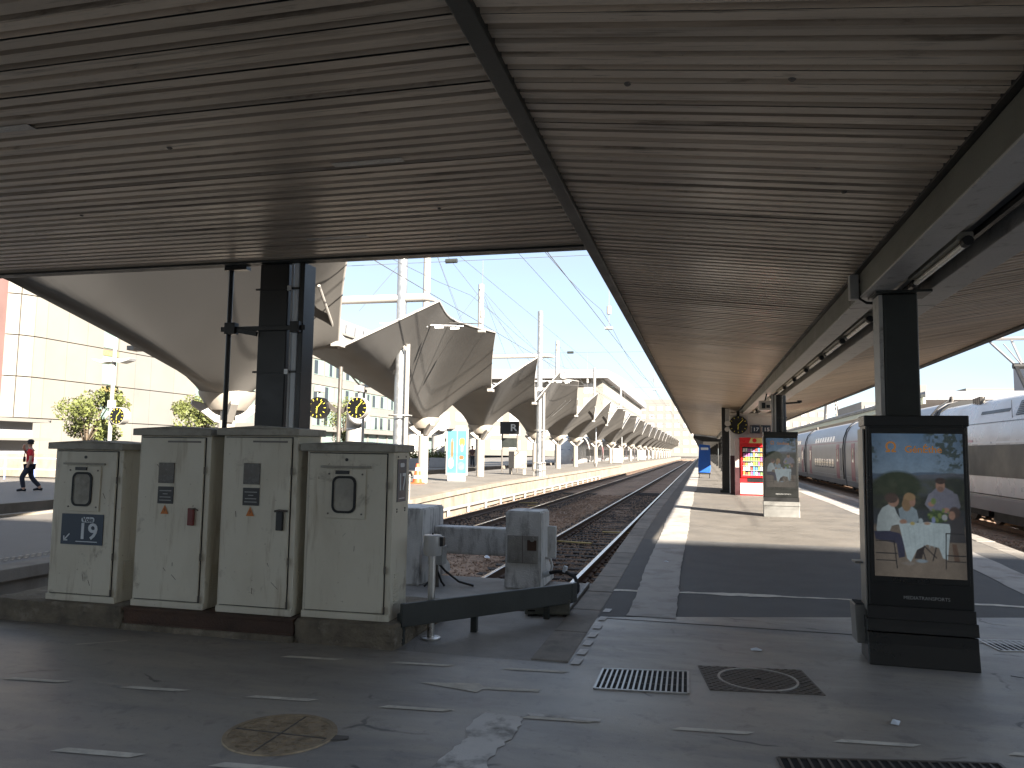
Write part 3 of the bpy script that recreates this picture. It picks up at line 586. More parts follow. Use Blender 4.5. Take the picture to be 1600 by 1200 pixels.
def rrect(cx, cz, w, h, r, n=5):
    P = []
    for sx, sz, a0 in ((1,1,0),(-1,1,90),(-1,-1,180),(1,-1,270)):
        for i in range(n+1):
            a = R_(a0+90*i/n); P.append((cx+sx*(w/2-r)+r*math.cos(a), cz+sz*(h/2-r)+r*math.sin(a)))
    return P
def ring(mb, outer, inner, y0, y1):
    n = len(outer); vs = [(p[0],y0,p[1]) for p in outer]+[(p[0],y0,p[1]) for p in inner]+[(p[0],y1,p[1]) for p in outer]
    fs = [(i,(i+1)%n,n+(i+1)%n,n+i) for i in range(n)]+[(i,2*n+i,2*n+(i+1)%n,(i+1)%n) for i in range(n)]
    return mb.add(vs, fs)
def cabinet(label, x0, x1, ztop, y=5.93, rz=0, kind='tall', d=.42, zb=.19):
    W = x1-x0; c = thing('electrical_cabinet', label, 'cabinet', ((x0+x1)/2, y, zb), rz, 'cream electrical cabinets on the plinth'); H = ztop-zb; w = W/2
    MB().box(-w,.0198,0,w,d,H).build('body', M['cab'], c, bevel=.006)
    MB().box(-w,.0,.0,w,.022,.055).build('base_rail', M['cab'], c, bevel=.004)
    dr = MB().box(-w+.03,.0,.065,w-.055,.017,H-.02).build('door', M['cab'], c, bevel=.005)
    MB().box(-w+.022,.0172,.057,w-.047,.0196,H-.012).build('door_gap', M['blacksteel'], c)
    # cap with a shallow pitched top and folded edge
    cp = MB().box(-w-.035,-.045,H,w+.035,d+.03,H+.06); cp.prism([(-w-.035,H+.06),(w+.035,H+.06),(0.02,H+.085)], 'y', -.045, d+.03)
    cp.build('cap', M['cab_top'], c, bevel=.005)
    # louvres on the right side
    for k in range(12): MB().box(w,.1,.12+.022*k,w+.007,.2,.13+.022*k).build('louvre', M['cab'], c) if k < 12 else None
    for (hx, hz) in ((w-.043,H*.3),(w-.043,H*.8),(w-.043,.09)):
        MB().cyl((hx,.0,hz-.03),(hx,.0,hz+.03),.008,n=8).build('hinge', M['iron'], c, smooth=True)
    dy = -.002
    if kind == 'tall':
        MB().box(-.06,dy-.004,H-.06,w-.09,dy,H-.045).build('vent_slot', M['iron'], dr)
        MB().box(-.14,dy-.006,H-.42,.02,dy,H-.24).build('meter_window', mat('smoked_window',(.06,.057,.052),.25,var=.5,vs=14), dr, bevel=.003)
        nt_ = MB().box(-.137,dy-.004,H-.6,.02,dy,H-.45).build('notice', M['blacksteel'], dr)
        for k, ww in enumerate((.12,.05,.11,.12)): MB().box(-.06-ww/2,dy-.0055,H-.49-.028*k,-.06+ww/2,dy-.0042,H-.482-.028*k).build('print_line', M['greybox'], nt_)
        MB().add([(-.1,dy-.004,H-.69),(-.02,dy-.004,H-.69),(-.06,dy-.004,H-.61)],[(0,1,2)]).build('warning_triangle', M['orange'], dr)
        MB().add([(-.065,dy-.006,H-.68),(-.05,dy-.006,H-.65),(-.06,dy-.006,H-.65),(-.053,dy-.006,H-.63),(-.068,dy-.006,H-.652),(-.058,dy-.006,H-.652)],[(0,1,2,3,4,5)]).build('bolt_symbol', M['blacksteel'], dr)
    else:
        MB().cyl((-.02,.0,H-.07),(-.02,-.006,H-.07),.014,n=10).build('lock', M['blacksteel'], dr)
        MB().box(-.25,-.02,H-.14,.2,0,H-.122).build('rain_hood', M['cab_top'], dr, bevel=.003)
        hp = MB().box(-.2,-.012,H-.56,.16,-.001,H-.15).build('hatch_panel', M['cab'], dr, bevel=.003)
        mb = MB(); ring(mb, rrect(-.03,H-.36,.215,.31,.06), rrect(-.03,H-.36,.175,.27,.045), -.022, -.011); mb.build('gasket', M['rubber'], hp)
        MB().prism(rrect(-.03,H-.36,.18,.275,.045), 'y', -.0165, -.0125).build('hatch_pane', M['cab_top'], hp)
        MB().cbox((-.05,-.016,H-.175),(.12,.014,.03)).build('hatch_label', M['blacksteel'], hp)
        for sx in (-.17,.13):
            for sz in (.19,.52): MB().cyl((sx,-.012,H-sz),(sx,-.017,H-sz),.008,n=8).build('screw', M['iron'], hp)
    r = random.Random(label)
    for k in range(4):
        x, z, l, q = r.uniform(-w+.1,w-.12), r.uniform(.12,.8*H), r.uniform(.02,.09), r.uniform(-1,1)
        MB().bar((x,-.001,z),(x+l*q,-.001,z+l*.8),.002,r.uniform(.0015,.004)).build('scratch', M['rust'], dr)
    return c, H, w, dr
ca, H, w, d = cabinet('leftmost cream cabinet with framed hatch and Voie 19 sign', -5.83, -5.09, 1.555, kind='hatch')
sg = MB().box(-.235,-.008,H-.86,.235-.02,-.003,H-.585).build('track_sign', M['signblue'], d)
MB().prism(rrect(.05,H-.635,.14,.048,.022), 'y', -.0095, -.0082).build('sign_pill', M['signwhite'], sg)
text('Voie', .062, M['signblue'], sg, (.05,-.0105,H-.635)); text('19', .2, M['signwhite'], sg, (.055,-.0095,H-.745), sx=1.1)
MB().box(-.07,-.0095,H-.835,.16,-.0082,H-.828).build('underline', M['signwhite'], sg)
MB().bar((-.14,-.009,H-.765),(-.195,-.009,H-.82),.002,.012).bar((-.2,-.009,H-.825),(-.2,-.009,H-.785),.002,.012,up=(1,0,0)).bar((-.205,-.009,H-.823),(-.16,-.009,H-.823),.002,.012).build('arrow', M['signwhite'], sg)
ca, H, w, d = cabinet('tall cream cabinet with small red padlock, beside the Voie 19 cabinet', -4.92, -4.19, 1.69)
hd = MB().box(.19,-.03,H-.78,.25,-.003,H-.63).build('padlock', M['redmetal'], d, bevel=.006); MB().tube([(.22,-.025,H-.64),(.27,-.035,H-.63),(.29,-.02,H-.65)],.007,6).build('hasp', M['iron'], hd, smooth=True)
ca, H, w, d = cabinet('tall cream cabinet with black door handle, in front of black column', -4.065, -3.345, 1.70)
hd = MB().box(.2,-.03,H-.8,.262,-.003,H-.64).build('handle', M['blacksteel'], d, bevel=.006); MB().tube([(.19,-.03,H-.64),(.24,-.045,H-.63),(.31,-.03,H-.635)],.01,6).build('hasp', M['iron'], hd, smooth=True)
ca, H, w, d = cabinet('rightmost cream cabinet with framed hatch and 17 sign on its side', -3.275, -2.495, 1.575, y=5.98, rz=R_(1.5), kind='hatch', d=.4)
sg = MB().box(w+.001,.11,H-.42,w+.006,.32,H-.06).build('track_sign', M['signblue'], ca)
text('17', .2, M['signwhite'], sg, (w+.0075,.215,H-.26), (math.pi/2,0,math.pi/2), sx=.85); 
MB().prism([(p[0],p[1]) for p in rrect(.215,H-.11,.1,.035,.016)], 'x', w+.006, w+.0075).build('sign_pill', M['signwhite'], sg)
MB().box(w+.006,.15,H-.395,w+.0072,.28,H-.388).build('underline', M['signwhite'], sg)
for z in (.04,.48,.5): 
    for y_ in (.12,.31): MB().cyl((w,y_,H-z),(w+.006,y_,H-z),.008,n=8).build('bolt', M['iron'], ca)

# barrier board on legs
A, B = Vector((-2.4,6.02,0)), Vector((-1.26,7.62,0))
gb = thing('barrier_board', 'long dark green kickboard barrier on short legs before the track end', 'barrier', (-1.85,6.8,0))
o_ = (-1.85,6.8,0)
bd = MB(); bd.bar(A+Vector((0,0,.245)), B+Vector((0,0,.215)), .035, .19); bd.build('board', M['darksteel'], gb, bevel=.006, off=o_)
for t_ in (.02,.41,.86,1.0):
    p = A.lerp(B,t_)+Vector((-.045,.03,0)); MB().box(p.x-.028,p.y-.02,-.006,p.x+.028,p.y+.035,.25).build('leg', M['darksteel'], gb, bevel=.004, off=o_)
MB().bar(B+Vector((0,-.01,.215)), B+Vector((.03,.1,.215)), .035, .188).build('end_return', M['darksteel'], gb, bevel=.005, off=o_)
# steel sensor post
sp = thing('sensor_post', 'slim stainless post with round head behind the dark barrier', 'post', (-2.26,6.36,-.004))
MB().cyl((0,0,0),(0,0,.72),.031,n=16).build('tube', M['steel'], sp, smooth=True)
MB().lathe([(.0,0),(.085,0),(.085,.012),(.035,.016),(.0,.016)], n=24).build('base_flange', M['steel'], sp, smooth=True)
MB().lathe([(.0,.70),(.075,.70),(.078,.705),(.078,.865),(.072,.872),(0,.876)], n=24).build('head', M['alu'], sp, smooth=True)
MB().cbox((.09,0,.82),(.03,.06,.08)).build('sensor', M['blacksteel'], sp, bevel=.004); MB().cyl((0,0,.875),(0,0,.89),.008,n=8).build('knob', M['blacksteel'], sp)
# grey box by the barrier
gx = thing('cable_box', 'small dark rectangular steel box lying behind barrier legs', 'box', (-1.5,7.62,-.006), R_(14))
MB().box(-.22,-.1,.02,.22,.1,.16).build('case', M['greenbeam'], gx, bevel=.008)
MB().box(-.225,-.105,.145,.225,.105,.165).build('lid', M['greenbeam'], gx, bevel=.006)
for x in (-.17,.17): MB().box(x-.02,-.09,0,x+.02,.09,.021).build('foot', M['blacksteel'], gx)
for z in (.05,.09): MB().box(-.19,-.104,z,-.12,-.1,z+.014).build('slot', M['hole'], gx)

# buffer stop of the middle track
bs = thing('buffer_stop', 'whitewashed concrete buffer stop with two blocks and cross beam', 'buffer stop', (-2.83,9.2,-.006))
def blk(name, x0, x1, y0, y1, zt, seed):
    w0 = .04
    P = [(y0-w0,0),(y1+.35,0),(y1+.3,.12),(y1,.3),(y1,zt),(y0,zt),(y0,.22)]
    bm = bmesh.new(); me = MB().prism(P, 'x', x0, x1).mesh('b'); bm.from_mesh(me)
    bmesh.ops.recalc_face_normals(bm, faces=bm.faces)
    bmesh.ops.bevel(bm, geom=bm.edges[:], offset=.018, segments=2, affect='EDGES'); me2 = bpy.data.meshes.new(name); bm.to_mesh(me2); bm.free(); me2.materials.append(M['concrete_white']); return put(name, me2, bs, smooth=True)
b1 = blk('block', .57, 1.0, -.3, .2, .9, 1); b0 = blk('block', -.98, -.42, -.45, .35, .9, 2)
pn = MB().box(.60,-.318,.3,.97,-.299,.62).build('steel_plate', M['concrete'], b1, bevel=.004)
MB().box(.783,-.322,.3,.787,-.31,.62).build('plate_joint', M['rust'], pn)
for x, z in ((.67,.58),(.9,.58),(.67,.35),(.9,.35)): MB().cyl((x,-.315,z),(x,-.335,z),.028,n=8).build('bolt_head', M['concrete'], pn, smooth=True)
MB().box(.84,-.321,.45,.95,-.3,.57).build('rust_patch', M['rust'], pn)
for (bb, x0) in ((b1,1.0),(b0,-.42)):
    mb = MB(); mb.tube([(x0-.01,-.02,.34),(x0+.07,-.05,.33),(x0+.09,-.05,.25),(x0+.07,-.05,.17),(x0-.01,-.02,.16)], .014, 8); mb.build('lifting_loop', M['concrete_white'], bb, smooth=True)
bmx = rough_block(-.419,-.02,.33,.569,.2,.66,5,.003); bmx.materials.append(M['concrete_white']); put('cross_beam', bmx, bs, smooth=True)
MB().box(.62,.2,.35,.95,.34,.66).build('buffer_pad', M['concrete_white'], bs, bevel=.01)
MB().box(.95,.1,.32,1.1,.17,.7).build('side_plate', M['concrete_white'], bs, bevel=.008)
# grey terminal box on a stalk in front of the ballast
tb = thing('terminal_box', 'small grey terminal box on a stalk with black cables', 'junction box', (-3.05,8.75,-.006))
MB().box(-.09,-.07,.26,.09,.09,.47).build('box_body', M['greybox'], tb, bevel=.008); MB().box(-.095,-.08,.455,.095,.095,.475).build('lid', M['greybox'], tb, bevel=.004)
MB().cyl((0,0,0),(0,0,.26),.03,.018,n=8).build('stalk', M['iron'], tb, smooth=True)
for k, (dx, dy) in enumerate(((-.12,-.1),(.1,.0),(.42,.12))):
    MB().tube([(.02*k-.02,0,.27),(.02*k-.03+dx*.2,dy*.3,.18),(dx*.6,dy*.6,.06),(dx,dy,.012)], .013, 8).build('cable', M['rubber'], tb, smooth=True)
# black hose with white couplings near the platform edge
hs = thing('water_hose', 'black water hose with white coupling at the platform edge', 'hose', (-1.55,8.9,0))
MB().tube([(-.25,.15,.16),(-.12,.12,.2),(.0,.1,.2),(.12,.0,.17),(.17,-.06,.08),(.17,-.1,-.0)], .022, 8).build('hose', M['rubber'], hs, smooth=True)
MB().cyl((-.02,.1,.2),(-.0,.1,.27),.025,n=10).cyl((-.27,.15,.15),(-.2,.14,.18),.035,n=10).build('coupling', M['signwhite'], hs, smooth=True)
dp = MB().bar((-1.32,7.7,.0),(-1.05-.28,9.3,.02),.03,.06); tag(dp.build('edge_angle', M['iron']), 'rusty steel angle between barrier end and platform edge', 'steel angle')
cp_ = thing('cover_plate', 'chequered steel cover plate between barrier end and buffer', 'cover plate', (-1.62,8.1,0))
MB().box(-.26,-.4,-.008,.26,.4,.006).build('plate', M['iron'], cp_)

# drain grates and manholes in the floor
def grate(label, P, nb, m, frame=True):
    c = sum((Vector((p[0],p[1],0)) for p in P), Vector())/4; g = thing('drain_grate', label, 'drain grate', (c.x,c.y,0))
    a, b, cc_, d_ = [Vector((p[0],p[1],0))-c for p in P]
    MB().add([(*v.xy,.003) for v in (a,b,cc_,d_)], [(0,1,2,3)]).build('pit', M['hole'], g, recalc=False)
    f = MB()
    for p, q in ((a,b),(b,cc_),(cc_,d_),(d_,a)): f.bar(p+Vector((0,0,.005)), q+Vector((0,0,.005)), .016, .008)
    f.build('frame', M[m], g)
    for i in range(1, nb):
        t = i/nb; p, q = d_.lerp(cc_,t), a.lerp(b,t); MB().bar(p+Vector((0,0,.0045)), q+Vector((0,0,.0045)), .013, .006).build('bar', M[m], g)
    for t in (.34,.66):
        p, q = d_.lerp(a,t), cc_.lerp(b,t); MB().bar(p+Vector((0,0,.004)), q+Vector((0,0,.004)), .006, .004).build('cross_bar', M['iron'], g)
    return g
grate('bright steel drain grate beside the square manhole cover', [(-.72,5.84),(-.11,5.95),(-.1,5.42),(-.72,5.35)], 17, 'gratebright')
grate('dark drain grate cut off at the bottom edge, below the totem', [(.38,4.44),(1.5,4.68),(1.55,4.2),(.42,4.0)], 22, 'iron')
grate('small steel grate in the floor right of the large totem', [(2.35,7.72),(2.95,7.82),(2.98,7.45),(2.4,7.35)], 12, 'gratebright')
mh = thing('manhole_cover', 'square iron manhole cover with round lid beside bright grate', 'manhole cover', (.375,5.9,0), R_(8))
MB().box(-.38,-.3,-.01,.38,.3,.004).build('frame', M['iron'], mh)
mb = MB()
for i in range(24):
    for j in range(19):
        x, y = -.36+.031*i, -.285+.0315*j
        if i%2 == j%2 and not (.25 < math.hypot(x,y) < .29): mb.cbox((x,y,.006),(.024,.012,.004))
k_ = mb.build('raised_studs', M['iron'], mh, recalc=False); k_['kind'] = 'stuff'
rg = MB().lathe([(.262,.004),(.262,.009),(.278,.009),(.278,.004)], n=40); rg.build('lid_ring', M['gratebright'], mh); MB().cbox((0,0,.0075),(.05,.014,.004)).build('keyhole', M['hole'], mh)
mr_ = thing('manhole_cover', 'round bronze coloured manhole cover in the concourse floor', 'manhole cover', (-2.3,4.02,0))
MB().lathe([(0,.004),(.3,.004),(.3,.0)], n=48).build('lid', M['bronze'], mr_); MB().lathe([(.285,.004),(.285,.009),(.31,.009),(.312,.0)], n=48).build('rim', M['bronze'], mr_, smooth=True)
mb = MB(); rr = random.Random(3)
for i in range(260):
    a = rr.uniform(0,6.28); q = .27*math.sqrt(rr.random()); x, y = q*math.cos(a), q*math.sin(a)
    if abs(x) < .012 or abs(y) < .012: continue
    mb.bar((x-.012,y-.003,.0055),(x+.012,y+.004,.0055),.008,.004)
k_ = mb.build('raised_studs', M['bronze'], mr_, recalc=False); k_['kind'] = 'stuff'
MB().box(-.28,-.004,.004,.28,.004,.008).box(-.004,-.28,.0042,.004,.28,.0078).build('seam', M['iron'], mr_)
MB().add([(.27,-.04,.006),(.40,.03,.006),(.38,.07,.006),(.29,.06,.006)], [(0,1,2,3)]).build('notch', M['iron'], mr_)
# litter
for i, (x, y) in enumerate(((.42,6.75),(1.12,5.2),(-.5,11.3))):
    bm = MB().add([(-.04,-.02,0),(.04,-.025,.004),(.05,.02,.002),(.0,.01,.02),(-.045,.025,.003)], [(0,1,3),(1,2,3),(2,4,3),(4,0,3)])
    o = bm.build('paper_scrap', M['signwhite']); o.location = (x,y,pz(y)+.005); o.rotation_euler = (0,0,i*1.3)
    tag(o, ['crumpled white paper scrap lying left of the large totem','tiny paper scrap on the floor before the large totem','small paper scrap on the dark asphalt strip'][i], 'litter')

# ------------------------------------------------------------------ advertising totems
NW, NH = 150, 266
def picture():
    u, v = np.meshgrid((np.arange(NW+1))/NW, (np.arange(NH+1))/NH); v = 1-v        # v measured from the top
    asp = 16/9.; V = v*asp
    def nz(s, seed, o=4):
        r = np.random.default_rng(seed); out = np.zeros_like(u); a = 1.; tot = 0
        for k in range(o):
            g = r.random((int(s*asp*2**k)+3, int(s*2**k)+3)); x = u*s*2**k; y = v*s*asp*2**k; i = y.astype(int); j = x.astype(int); fx = x-j; fy = y-i
            fx = fx*fx*(3-2*fx); fy = fy*fy*(3-2*fy)
            out += a*((g[i,j]*(1-fx)+g[i,j+1]*fx)*(1-fy)+(g[i+1,j]*(1-fx)+g[i+1,j+1]*fx)*fy); tot += a; a *= .55
        return out/tot
    img = np.zeros(u.shape+(3,))
    def fill(mask, col, a=1.): 
        m = np.clip(mask,0,1)[...,None]*a; img[:] = img*(1-m)+np.array(col)*m
    def ell(cx, cy, rx, ry, ang=0, soft=.012):
        c, s = math.cos(ang), math.sin(ang); dx = u-cx; dy = (v-cy)*asp; X = dx*c+dy*s; Y = -dx*s+dy*c
        d = np.sqrt((X/rx)**2+(Y/(ry*asp))**2); return np.clip((1-d)*min(rx,ry*asp)/soft+.5,0,1)
    def poly(P, soft=.006):
        ins = np.zeros(u.shape, bool); n = len(P); dm = np.full(u.shape, 9.)
        for i in range(n):
            (x0,y0),(x1,y1) = P[i], P[(i+1)%n]
            c = ((y0 > v) != (y1 > v)) & (u < (x1-x0)*(v-y0)/((y1-y0) or 1e-9)+x0); ins ^= c
            X0, Y0, X1, Y1 = x0, y0*asp, x1, y1*asp; L2 = (X1-X0)**2+(Y1-Y0)**2+1e-12
            t = np.clip(((u-X0)*(X1-X0)+(V-Y0)*(Y1-Y0))/L2,0,1); dm = np.minimum(dm, np.hypot(u-X0-t*(X1-X0), V-Y0-t*(Y1-Y0)))
        return np.clip(.5+np.where(ins,dm,-dm)/soft,0,1)
    def line(P, wd):
        dm = np.full(u.shape, 9.)
        for (x0,y0),(x1,y1) in zip(P[:-1],P[1:]):
            X0, Y0, X1, Y1 = x0, y0*asp, x1, y1*asp; L2 = (X1-X0)**2+(Y1-Y0)**2+1e-12
            t = np.clip(((u-X0)*(X1-X0)+(V-Y0)*(Y1-Y0))/L2,0,1); dm = np.minimum(dm, np.hypot(u-X0-t*(X1-X0), V-Y0-t*(Y1-Y0)))
        return np.clip((wd-dm)/.005+.5,0,1)
    def sh(col, k): return tuple(c*k for c in col)
    # sky, hills, trees, terrace
    t = np.clip(v/.3,0,1)[...,None]; img[:] = np.array((.055,.135,.25))*(1-t)+np.array((.17,.26,.36))*t
    fill(nz(4,1)*np.clip(1.3-v*4,0,1), (.20,.27,.36), .35)
    fill(np.clip((v-.265-.02*nz(6,2)-.012*np.sin(u*7))/.008,0,1), (.07,.11,.17)); fill(np.clip((v-.275+.03*np.clip(u-.5,0,1)-.02*nz(8,3))/.008,0,1)*(u>.38), (.085,.10,.13))
    fill(np.clip((v-.31)/.02,0,1), (.06,.075,.085)); n5 = nz(14,4)
    fill(ell(.28,.37,.26,.105,soft=.04)*1., (.028,.042,.022)); fill(ell(.12,.43,.2,.1,soft=.04), (.03,.042,.022)); fill(ell(.9,.42,.22,.12,soft=.05), (.028,.037,.03))
    fill(np.clip((v-.42)/.03,0,1)*np.clip((.62-v)/.03,0,1), (.03,.036,.03)); fill(np.clip((n5-.5)*6,0,1)*np.clip((v-.3)/.04,0,1)*np.clip((.6-v)/.05,0,1), (.055,.068,.04), .6)
    fill(np.clip((v-.52)/.02,0,1)*np.clip((.66-v)/.02,0,1), (.04,.05,.065), .7)
    fill(np.clip((v-.63)/.02,0,1), (.14,.115,.09)); fill(np.clip((v-.72)/.1,0,1), (.17,.14,.11)); fill(nz(10,5)*np.clip((v-.64)/.03,0,1), (.22,.185,.15), .4)
    # leaves hanging at both upper corners
    lf = nz(22,6,3); fill(np.clip((lf-.5)*9,0,1)*np.clip((u-.55-.2*(v-.0)*2+.25*nz(3,9))*6-.6,0,1)*np.clip((.3-v)/.08,0,1), (.035,.055,.045), .9)
    fill(np.clip((lf-.52)*9,0,1)*np.clip((.13-u)*9,0,1)*np.clip((.22-v)/.05,0,1)*np.clip((v-.04)/.03,0,1), (.035,.055,.045), .9)
    skin = (.30,.17,.12)
    # standing man in a grey-blue shirt
    fill(poly([(.60,.49),(.63,.42),(.70,.375),(.79,.37),(.88,.40),(.935,.47),(.94,.52),(.87,.55),(.66,.55)]), (.15,.16,.215)); fill(line([(.64,.43),(.60,.49),(.66,.53)],.028),(.17,.18,.235)); fill(line([(.90,.43),(.925,.5),(.82,.535)],.03),(.15,.16,.21))
    for k in range(7): fill(line([(.68+.03*k,.40),(.675+.032*k,.53)],.003),(.11,.12,.17),.5)
    fill(ell(.745,.36,.05,.045), skin); fill(ell(.748,.328,.058,.022), (.05,.035,.03)); fill(ell(.745,.385,.035,.018),(.14,.085,.065),.7); fill(ell(.64,.49,.035,.017), skin); fill(ell(.80,.53,.04,.018), skin)
    fill(ell(.665,.47,.028,.022), (.13,.19,.055))
    # woman, fair hair, pale blue top
    fill(poly([(.28,.53),(.33,.51),(.43,.51),(.48,.535),(.50,.60),(.47,.63),(.30,.63)]), (.20,.27,.32)); fill(ell(.40,.465,.065,.05), (.24,.155,.075)); fill(ell(.37,.50,.05,.045), (.22,.14,.07)); fill(ell(.435,.475,.034,.035), skin); fill(ell(.41,.445,.06,.026),(.26,.17,.08))
    # seated man in white pullover
    fill(poly([(.03,.67),(.05,.58),(.10,.525),(.17,.50),(.235,.515),(.26,.56),(.30,.60),(.28,.635),(.20,.65),(.17,.70),(.04,.71)]), (.33,.40,.42)); fill(line([(.2,.56),(.24,.62),(.31,.62)],.034), (.36,.43,.45)); fill(ell(.225,.475,.062,.042), skin); fill(ell(.205,.455,.072,.036), (.075,.05,.04)); fill(ell(.33,.618,.04,.017), skin)
    fill(poly([(.0,.69),(.17,.685),(.29,.70),(.33,.75),(.34,.86),(.27,.87),(.25,.77),(.02,.745)]), (.035,.038,.075))
    # child at the right edge
    fill(poly([(.82,.63),(.86,.57),(.98,.57),(1.0,.75),(.80,.75)]), (.055,.055,.06)); fill(ell(.89,.545,.06,.04),(.07,.05,.045)); fill(ell(.86,.565,.035,.03),skin); fill(poly([(.85,.76),(.9,.76),(.93,.88),(.87,.88)]),(.12,.075,.05))
    # table with cloth, salad, glasses
    fill(poly([(.28,.635),(.60,.615),(.83,.625),(.84,.66),(.80,.87),(.75,.86),(.71,.79),(.58,.77),(.47,.81),(.40,.895),(.36,.87),(.31,.72)]), (.36,.46,.50))
    for k in range(9): fill(line([(.33+.055*k,.66),(.36+.05*k,.79)],.006),(.28,.37,.41),.5)
    fill(ell(.70,.575,.10,.045,soft=.02), (.045,.085,.03)); fill(np.clip((nz(30,11,2)-.5)*8,0,1)*ell(.72,.565,.12,.05), (.14,.2,.05)); fill(ell(.43,.628,.025,.012), (.40,.33,.10)); fill(ell(.52,.61,.025,.02), (.30,.38,.42)); fill(ell(.66,.60,.02,.022), (.16,.22,.4)); fill(ell(.59,.625,.035,.01),(.30,.2,.14)); fill(ell(.78,.58,.03,.02),(.3,.33,.36))
    # legs and folding chairs
    for P in ([(.22,.75),(.25,.94)],[(.02,.84),(.25,.84)],[(.02,.89),(.24,.89)],[(.02,.755),(.22,.755)],[(.79,.69),(.78,.93)],[(.79,.69),(.97,.69)],[(.80,.84),(.99,.84)],[(.80,.88),(.99,.88)],[(.55,.78),(.68,.86)],[(.68,.79),(.64,.88)],[(.53,.8),(.57,.89)]): fill(line(P,.006), (.02,.02,.022))
    fill(poly([(.47,.81),(.56,.78),(.52,.87),(.44,.87)]),(.035,.03,.03)); fill(ell(.52,.885,.06,.012),(.2,.26,.31)); fill(ell(.38,.905,.07,.012),(.2,.18,.16))
    g = img.mean(2,keepdims=True); img[:] = g+(img-g)*.85
    img *= (.86+.26*nz(16,21,3))[...,None]*(.9+.2*nz(60,22,2))[...,None]*(1.08-.35*np.clip(np.abs(u-.5)*2,0,1)**3)[...,None]
    return np.clip(img,0,1)
M['adbrown'] = mat('advert_lettering',(.02,.01,.005),.3,var=0,emit=(.30,.13,.035),es=.11)
PIC = picture()
def picmesh(name, W_, H_, pic, m):
    h_, w_ = pic.shape[0]-1, pic.shape[1]-1
    xs, zs = np.meshgrid(np.linspace(-W_/2,W_/2,w_+1), np.linspace(0,H_,h_+1)); V = np.stack([xs, np.zeros_like(xs), zs], 2).reshape(-1,3)
    idx = np.arange((w_+1)*(h_+1)).reshape(h_+1,w_+1); F = np.stack([idx[:-1,:-1],idx[:-1,1:],idx[1:,1:],idx[1:,:-1]],2).reshape(-1,4)
    me = bpy.data.meshes.new(name); me.from_pydata(V.tolist(), [], F.tolist())
    a = me.color_attributes.new('pic','FLOAT_COLOR','POINT'); c = np.ones((V.shape[0],4)); c[:,:3] = pic.reshape(-1,3); a.data.foreach_set('color', c.ravel()); me.materials.append(m); me.update(); return me
SCR = picmesh('screen_picture', .645, 1.11, PIC, M['screen'])
def totem(label, loc, rz, grey):
    t = thing('advertising_totem', label, 'advertising totem', loc, rz, 'advertising totems on the right platform')
    a = M['totem']; g = M['totem_grey'] if grey else M['totem']
    # upper housing leans very slightly; base is a flared skirt
    MB().prism([(-.37,.44),(.37,.44),(.365,1.92),(-.365,1.92)], 'y', .0, .26).build('housing', a, t, bevel=.01)
    MB().box(-.375,-.004,1.84,.375,.264,1.925).build('top_cap', a, t, bevel=.008)
    MB().box(-.385,.02,.40,-.372,.25,1.82).build('side_rail', M['totem_grey'], t, bevel=.003)
    MB().prism([(-.0,.34),(.28,.34),(.27,.44),(.01,.44)], 'x', -.378, .378).build('shadow_gap', M['blacksteel'], t)
    sk = MB(); P = [(-.008,.345),(-.012,.30),(-.02,.25),(.29,.25),(.285,.345)]; sk.prism(P, 'x', -.39, .39); sk.build('collar', g, t, bevel=.004)
    sk = MB(); P = [(-.015,.242),(-.022,.16),(-.045,.03),(-.05,0),(.31,0),(.30,.1),(.29,.242)]; sk.prism(P, 'x', -.385, .385); sk.build('base_skirt', g, t, bevel=.006)
    gl = MB().box(-.345,-.006,.625,.345,.0,1.83).build('glass_bezel', M['totem'], t, bevel=.003)
    s = put('screen', SCR, t); s.location = (0,-.0075,.672)
    text('Ω', .11, M['adbrown'], s, (-.185,-.0012,.998)); text('GénÉthe', .075, M['adbrown'], s, (.045,-.0012,.985))
    text('MEDIATRANSPORTS', .036, M['greybox'], t, (.04,-.0022,.515))
    return t
t1 = totem('large black advertising totem nearest the camera, showing a garden lunch', (1.63,6.62,0), R_(-1.5), False)
t2 = totem('smaller looking advertising totem with grey base near the red vending machine', (1.74,18.5,.2), R_(-1), True)
bn = thing('litter_bin', 'grey metal bin fixed behind the left side of large totem', 'litter bin', (1.24,6.84,.0))
MB().prism([(-.05,.12),(.06,.12),(.06,.42),(-.065,.42)], 'y', -.1, .12).build('shell', M['totem_grey'], bn, bevel=.005)
MB().box(-.05,-.085,.40,.05,.11,.425).build('opening', M['hole'], bn)
MB().box(-.05,-.06,.74,.08,.08,.755).build('lid', M['totem_grey'], bn, bevel=.003)
MB().box(.05,-.1,.1,.07,.12,.76).build('backplate', M['totem_grey'], bn)

# ------------------------------------------------------------------ kiosk with vending machine, clock and signs
kz = .2
ks = thing('platform_kiosk', 'white walled platform kiosk under the canopy behind smaller totem', 'kiosk', (1.75,28.2,kz))
MB().box(-.78,0,0,.85,3.2,2.9).build('wall', M['white_wall'], ks, bevel=.01)
MB().box(-.79,-.012,.0,-.5,-.001,1.35).build('maroon_plinth', M['maroon'], ks); 
MB().box(-.64,-.5,0,-.5,-.02,1.95).build('side_panel', M['pinkgrey'], ks, bevel=.005)
MB().box(-.65,-.51,0,-.49,-.5,.95).build('lower_panel', M['maroon'], ks)
MB().box(-.85,-.2,2.75,.9,0,2.85).build('cornice', M['white_wall'], ks, bevel=.01)
MB().cyl((-.2,-.02,1.6),(-.2,-.02,2.75),.012,n=6).build('conduit', M['alu'], ks)
vm = thing('vending_machine', 'red snack and drinks vending machine against the white kiosk', 'vending machine', (1.7,27.7,kz))
MB().box(-.44,0,.0,.44,.46,1.98).build('cabinet', M['red'], vm, bevel=.015)
